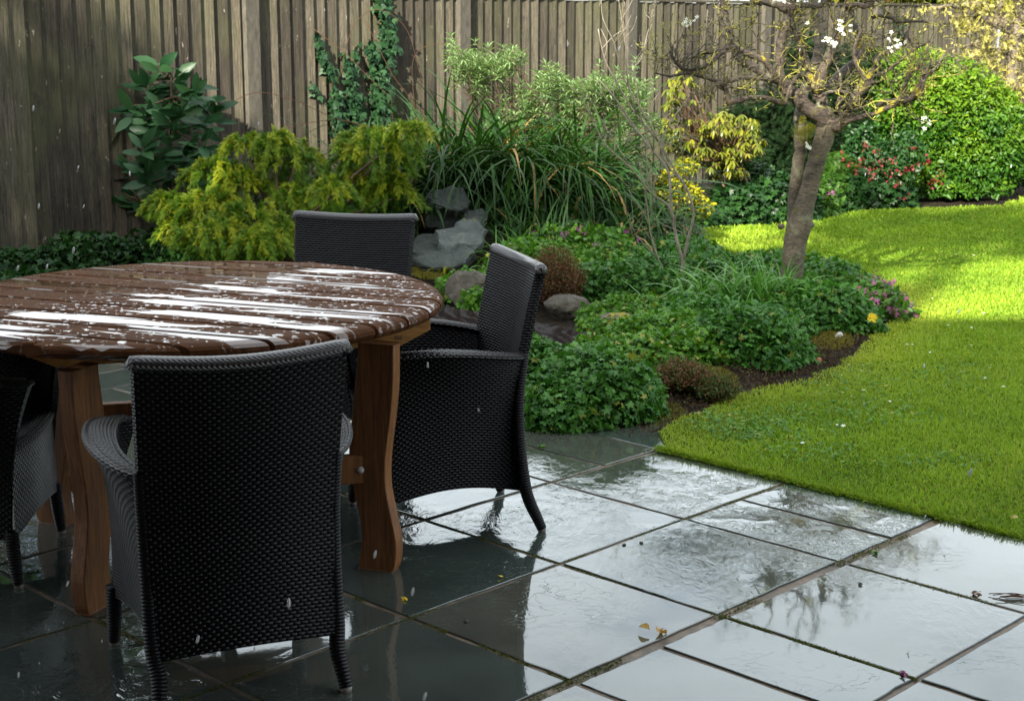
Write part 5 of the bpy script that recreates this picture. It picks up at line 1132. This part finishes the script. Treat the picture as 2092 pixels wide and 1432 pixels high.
# pond liner
def liner(c0, pts, nx=90, ny=60, label='', seed=1):
    U, V = np.meshgrid(np.linspace(0, 1, nx), np.linspace(0, 1, ny), indexing='ij'); a, b, c_, d = [np.array(p) for p in pts]
    P = (a*(1-U[...,None])+b*U[...,None])*(1-V[...,None])+(d*(1-U[...,None])+c_*U[...,None])*V[...,None]
    off = np.array([c0[0], c0[1], 0]); ph = 7*U+4.0*V+.9*np.sin(3*V*PI)+.6*fbm(U, V, 4, seed)
    P[...,2] += .022*np.abs(np.sin(ph*1.7+1.2*fbm(U, V, 5, seed+4)))**.6+.007*np.sin(ph*7.5+3*V)*fbm(U, V, 6, seed+2)+.016*fbm(U, V, 8, seed+1)
    o = MB().grid(P-off).build('pond_liner', M['liner']); o.location = tuple(off); tag(o, label, 'pond liner', 'crumpled black pond liner'); return o
liner((.25,7.7), [tuple(at(1020,768,0)), tuple(at(1190,752,.01)), tuple(at(1238,692,.10)), tuple(at(1050,650,.12))], label='crumpled black pond liner exposed between the chair and the green mounds', seed=1)
liner((-.4,8.2), [tuple(at(840,715,0)), tuple(at(1015,725,0)), tuple(at(1020,652,.11)), tuple(at(870,625,.11))], label='crumpled dark liner seen between the table edge and the chair back', seed=4)
# heather
def heather(c, r_, h, n, label, seed, green=.25):
    g = np.random.default_rng(seed); zb_ = float(bedz(np.array(c[0]), np.array(c[1]))); root = empty('heather', (c[0], c[1], 0), label=label, cat='plant'); st = MB(); lf = MB()
    for _ in range(n):
        a = g.uniform(0, 2*PI); rr = r_*math.sqrt(g.random()); e = np.array([math.cos(a)*rr, math.sin(a)*rr, zb_+h*(1-.5*(rr/r_)**2)*g.uniform(.6, 1.1)]); s = np.array([e[0]*.3, e[1]*.3, zb_])
        P = smooth_path([s, (s+e)/2+g.normal(size=3)*.02, e], 3); st.tube(P, np.linspace(.0025, .001, len(P)), 3, c=[g.random()*.7], cap=False)
        m = 10; i = g.integers(len(P)//2, len(P), m); scatter(lf, DI, P[i]+g.normal(size=(m,3))*.008, g.normal(size=(m,3)), g.uniform(.010, .020, m), g.normal(size=(m,3))+[0,0,.8], np.where(g.random(m) < green, 1.0, g.random(m)*.7))
    st.build('stems', LM['brown'], root); lf.build('foliage', LM['brown'], root)
heather((.24,8.75), .19, .36, 620, 'brown dried heather standing behind the right hand chair', 3)
heather((.76,6.72), .15, .13, 420, 'low reddish brown heather beside the large mound at the patio', 4, .45)
heather((-.02,9.35), .14, .26, 260, 'faded heather tuft above the boulder', 5, .4)
heather((.9,6.62), .1, .09, 200, 'small green heather sprig touching the lawn', 6, .8)

# ------------------------------------------------------------------ small things on lawn and patio
dz = MB(); scatter(dz, FL, np.array([[0,0,0]]), np.array([[0,0,1.]]), .009, np.array([[1.,0,0]]), np.array([.9])); scatter(dz, FL, np.array([[0,0,.001]]), np.array([[0,0,1.]]), .008, np.array([[.6,.8,0]]), np.array([.6]))
d0 = dz.build('daisy', LM['white']); g = np.random.default_rng(71); first = True
tag(d0, 'tiny white daisy flower in the mown lawn', 'daisy', 'daisies scattered in the lawn')
spots = [(1853,704),(1864,704),(1853,714),(1984,705),(1764,746),(1733,746),(1760,758),(1690,787),(1764,797),(1818,820),(1723,802),(2013,772),(1723,870),(1710,868),(2045,635),(2035,650),(1952,578),(1990,522),(1953,520),(2085,595),(2010,640),(1938,665),(1905,610),(1985,670),(1900,720),(2050,790),(1640,905),(1488,505),(1870,640),(1710,434)]
for (x, y) in spots:
    p = at(x, y, .035); o = d0 if first else d0.copy()
    if not first: C.objects.link(o)
    first = False; o.location = tuple(p); o.rotation_euler = (g.uniform(-.3,.3), g.uniform(-.3,.3), g.uniform(0,6)); s = g.uniform(.8, 1.3); o.scale = (s, s, s)
def fallen(name, px, py, size, label, mat, z=.008, T=OV, n=1, seed=1, cat='leaf', rz=0):
    g = np.random.default_rng(seed); p = at(px, py, z); mb = MB(); P = g.normal(size=(n,3))*size*.25*np.array([1,1,.15])*(n > 1); P[:,2] = np.abs(P[:,2])
    D = np.c_[np.cos(rz+g.normal(size=n)), np.sin(rz+g.normal(size=n)), np.zeros(n)] if n > 1 else np.array([[math.cos(rz), math.sin(rz), 0]])
    scatter(mb, T, P, np.array([0,0,1.])+g.normal(size=(n,3))*.35, size, D, g.random(n)); o = mb.build(name, mat); o.location = tuple(p); tag(o, label, cat); return o
fallen('fallen_leaf', 1345, 1292, .036, 'curled orange and cream fallen leaf on the sky bright slab', LM['dead'], z=.014, T=T_ovate(.6, .5, .2), n=3, seed=2, rz=1.4)
fallen('fallen_petal', 826, 1218, .020, 'small bright yellow petals on the dark slab by the table leg', LM['yflower'], n=3, seed=3)
fallen('fallen_petal', 1018, 1175, .014, 'single dull yellow petal near the slab joint behind the chair shadow', LM['yflower'], n=2, seed=4)
fallen('fallen_leaf', 2070, 1056, .03, 'pale buff leaf lying on the lawn by the patio corner', LM['catkin'], z=.045, n=2, seed=5)
fallen('weed', 1635, 984, .02, 'tiny green weed in the joint where slab meets lawn', LM['geranium'], n=12, seed=6, cat='weed')
fallen('weed', 1785, 1127, .016, 'small weed sprig in the wide joint near the lawn corner', LM['geranium'], n=14, seed=7, cat='weed')
fallen('weed', 1990, 1212, .018, 'reddish weed tuft in the joint beside the twigs', LM['brown'], n=14, seed=8, cat='weed')
fallen('weed', 1840, 1375, .016, 'dark purple weed at the mossy joint crossing near the bottom', LM['purple'], n=8, seed=9, cat='weed')
fallen('weed', 1103, 912, .022, 'weed growing at the slab corner by the rear leg of the chair', LM['geranium'], n=10, seed=10, cat='weed')
fallen('weed', 465, 1278, .016, 'yellow green weed in the joint behind the near chair', LM['yellow'], n=5, seed=11, cat='weed')
twg = MB(); g = np.random.default_rng(19); c = at(2078, 1222)
for _ in range(8):
    a = g.uniform(-.7, .5)+.2; L_ = g.uniform(.04, .11); s = np.array([g.normal()*.02, g.normal()*.012, .006]); d = np.array([math.cos(a), math.sin(a)*.6, 0]); P = smooth_path([s-d*L_/2, s+[0,0,.004]+g.normal(size=3)*.002, s+d*L_/2], 3); twg.tube(P, .0014, 4, c=[g.random()*.6])
o = twg.build('twig_bundle', LM['brown']); o.location = (c[0], c[1], 0); tag(o, 'tangle of thin brown twigs on the slab at the right edge', 'twigs')
for (px, py, lab) in [(1758,1192,'small black pebble on the slab under the tree reflection'),(1310,1108,'dark crumb of soil on the slab near the wide joint'),(952,1268,'dark grit crumb on the slab nearest the table leg'),(1275,1112,'tiny pebble in the joint behind the bright slab')]:
    p = at(px, py, .006); rock('pebble', tuple(p), (.006,.005,.004), lab, M['boulder'], px, 'pebble')
# half-hidden pale shard by the poppy, orange crock
o = rock('stone_shard', tuple(at(1714,688,.03)), (.020,.01,.022), 'white stone shard standing beside the yellow moss at the lawn edge', simplemat('white_stone', (.5,.5,.48), (.7,.7,.68), 8, .6), 55, 'stone')
o = rock('terracotta_shard', tuple(at(1671,738,.02)), (.018,.012,.018), 'broken orange terracotta shard at the foot of the rounded mound', simplemat('terracotta', (.35,.12,.05), (.5,.2,.09), 8, .7), 56, 'shard')
# cut stump by the bare shrub
c = at(1424, 500, 0); tg = MB(); tg.tube([(0,0,0),(.01,0,.06),(.0,0,.12)], [.05,.04,.035], 10); tg.tube([(-.09,0,0),(-.1,0,.09),(-.11,0,.14)], [.03,.028,.022], 8); o = tg.build('cut_stump', M['stem']); o.location = (c[0], c[1], 0); tag(o, 'short brown cut stump behind the bare stems', 'stump')

# ------------------------------------------------------------------ falling sleet
mm_, n_, b_, L_ = newmat('melting_ice'); b_.inputs['Base Color'].default_value = (.75,.78,.80,1); b_.inputs['Roughness'].default_value = .3
U, V = np.meshgrid(np.linspace(0, 2*PI, 9), np.linspace(-PI/2, PI/2, 7), indexing='ij'); P = np.stack([np.cos(V)*np.cos(U), np.cos(V)*np.sin(U), np.sin(V)*3.4], -1)*.0026
s0_ = MB().grid(P, True).build('sleet_pellet', mm_); tag(s0_, 'small white sleet pellet falling through the air', 'sleet', 'sleet falling over the garden')
SP = [(68,222,4.2),(234,248,4.0),(265,355,5),(160,342,5),(79,422,4),(171,422,4.5),(150,512,4),(96,545,4.2),(36,548,4),(138,1192,3),(874,746,3.8),(978,838,2.9),(1265,100,6),(1290,95,7),(520,1324,2.8),(404,1306,3),(590,1232,2.8),(38,1378,2.9),(766,1132,3),(528,253,5),(1634,103,7),(1768,357,8),(1888,748,5),(1960,636,6),(1890,1055,4),(868,1422,2.7),(2066,340,9),(843,1208,3),(1160,92,7),(1982,965,3.2),(452,560,4),(663,22,6)]
for k, (x, y, Y) in enumerate(SP):
    o = s0_ if k == 0 else s0_.copy()
    if k: C.objects.link(o)
    o.location = tuple(aty(x, y, Y)); o.rotation_euler = (0, R(14)+g.normal()*.12, 0); s = g.uniform(.55, 1.25); o.scale = (s, s, s)

# ------------------------------------------------------------------ outside the frame: the house behind the viewer, an added canopy and added trees, shaped to cast the shade
root = empty('house', (-4, -.6, 0), label='brick house standing behind the viewer', cat='house'); bk_ = simplemat('house_brick', (.14,.07,.045), (.24,.13,.09), 5, .85)
MB().box((-12, -7.8, 0), (10, 0, 5.2)).build('wall', bk_, root, smooth=False)
MB().add([(-12.2,.3,5.2),(10.2,.3,5.2),(10.2,-8.1,5.2),(-12.2,-8.1,5.2),(-12.2,-3.9,8.9),(10.2,-3.9,8.9)], [(0,1,5,4),(3,4,5,2),(0,4,3),(1,2,5),(0,3,2,1)]).build('roof', M['post'], root, smooth=False)
def unseen_shade_tree(c, label, blobs, seed, group='unseen trees added to cast shade'):
    g = np.random.default_rng(seed); root = empty('unseen_shade_tree', (c[0], c[1], 0), label=label, cat='tree', group=group)
    lf = MB(); tk = MB(); zt = max(b[2] for b in blobs); tk.tube([(0,0,0),(0,0,zt*.6),(0,0,zt)], [.22,.15,.05], 8); tk.build('trunk', M['bark'], root)
    for (x, y, z, rx, ry, rz, n) in blobs:
        d = sph(n, g); P = np.array([x-c[0], y-c[1], z])+d*g.random((n,1))**.4*np.array([rx, ry, rz]); scatter(lf, OV, P, g.normal(size=(n,3)), g.uniform(.25, .42, n), None, g.random(n))
    lf.build('crown', LM['conifer'], root)
unseen_shade_tree((-5.6,15.2), 'unseen tree added beyond the left fence to darken the reflections', [(-5.4,15.2,5.6,2.6,1.6,2.3,2600)], 5, 'unseen trees added to block the sky')  # added out of view to block sky in the left reflections
cn = empty('shade_canopy', (-2.4, 1, 0), label='unseen canopy fixed to the house above the viewer', cat='shade_canopy')  # sheet added out of view to darken the near chairs and slabs
MB().box((-3.6, -1.6, 2.62), (4.1, 2.6, 2.70)).build('shade_sheet', M['stem'], cn, smooth=False)
for x in (-3.4, 3.9): MB().tube([(x, -1.59, 1.7), (x, 1.2, 2.62)], .03, 6).build('bracket', M['stem'], cn)
def unseen_shade_tree(c, label, blobs, seed):
    g = np.random.default_rng(seed); root = empty('unseen_shade_tree', (c[0], c[1], 0), label=label, cat='tree', group='unseen trees added to cast shade')
    lf = MB(); tk = MB(); zt = max(b[2] for b in blobs); tk.tube([(0,0,0),(0,0,zt*.6),(0,0,zt)], [.22,.15,.05], 8); tk.build('trunk', M['bark'], root)
    for (x, y, z, rx, ry, rz, n) in blobs:
        d = sph(n, g); P = np.array([x-c[0], y-c[1], z])+d*g.random((n,1))**.4*np.array([rx, ry, rz]); scatter(lf, OV, P, g.normal(size=(n,3)), g.uniform(.3, .5, n), None, g.random(n))
    lf.build('crown', LM['green2'], root)
unseen_shade_tree((-10.5,-9.2), 'unseen broad tree added behind the house to shade the left side', [(-12.7,-9.2,11.5,4.6,1.5,4.2,5200),(-8.9,-9.2,12.3,1.7,1.2,2.1,1200),(-7.0,-9.2,12.2,1.2,1.0,1.6,700)], 1)  # added out of view, crowns shaped to shade the left side
unseen_shade_tree((-5.6,-9.2), 'unseen slender tree added behind the house to shade the far lawn', [(-5.7,-9.2,14.9,1.7,1.0,.9,420)], 2)  # added out of view, small crown placed to shade the far lawn
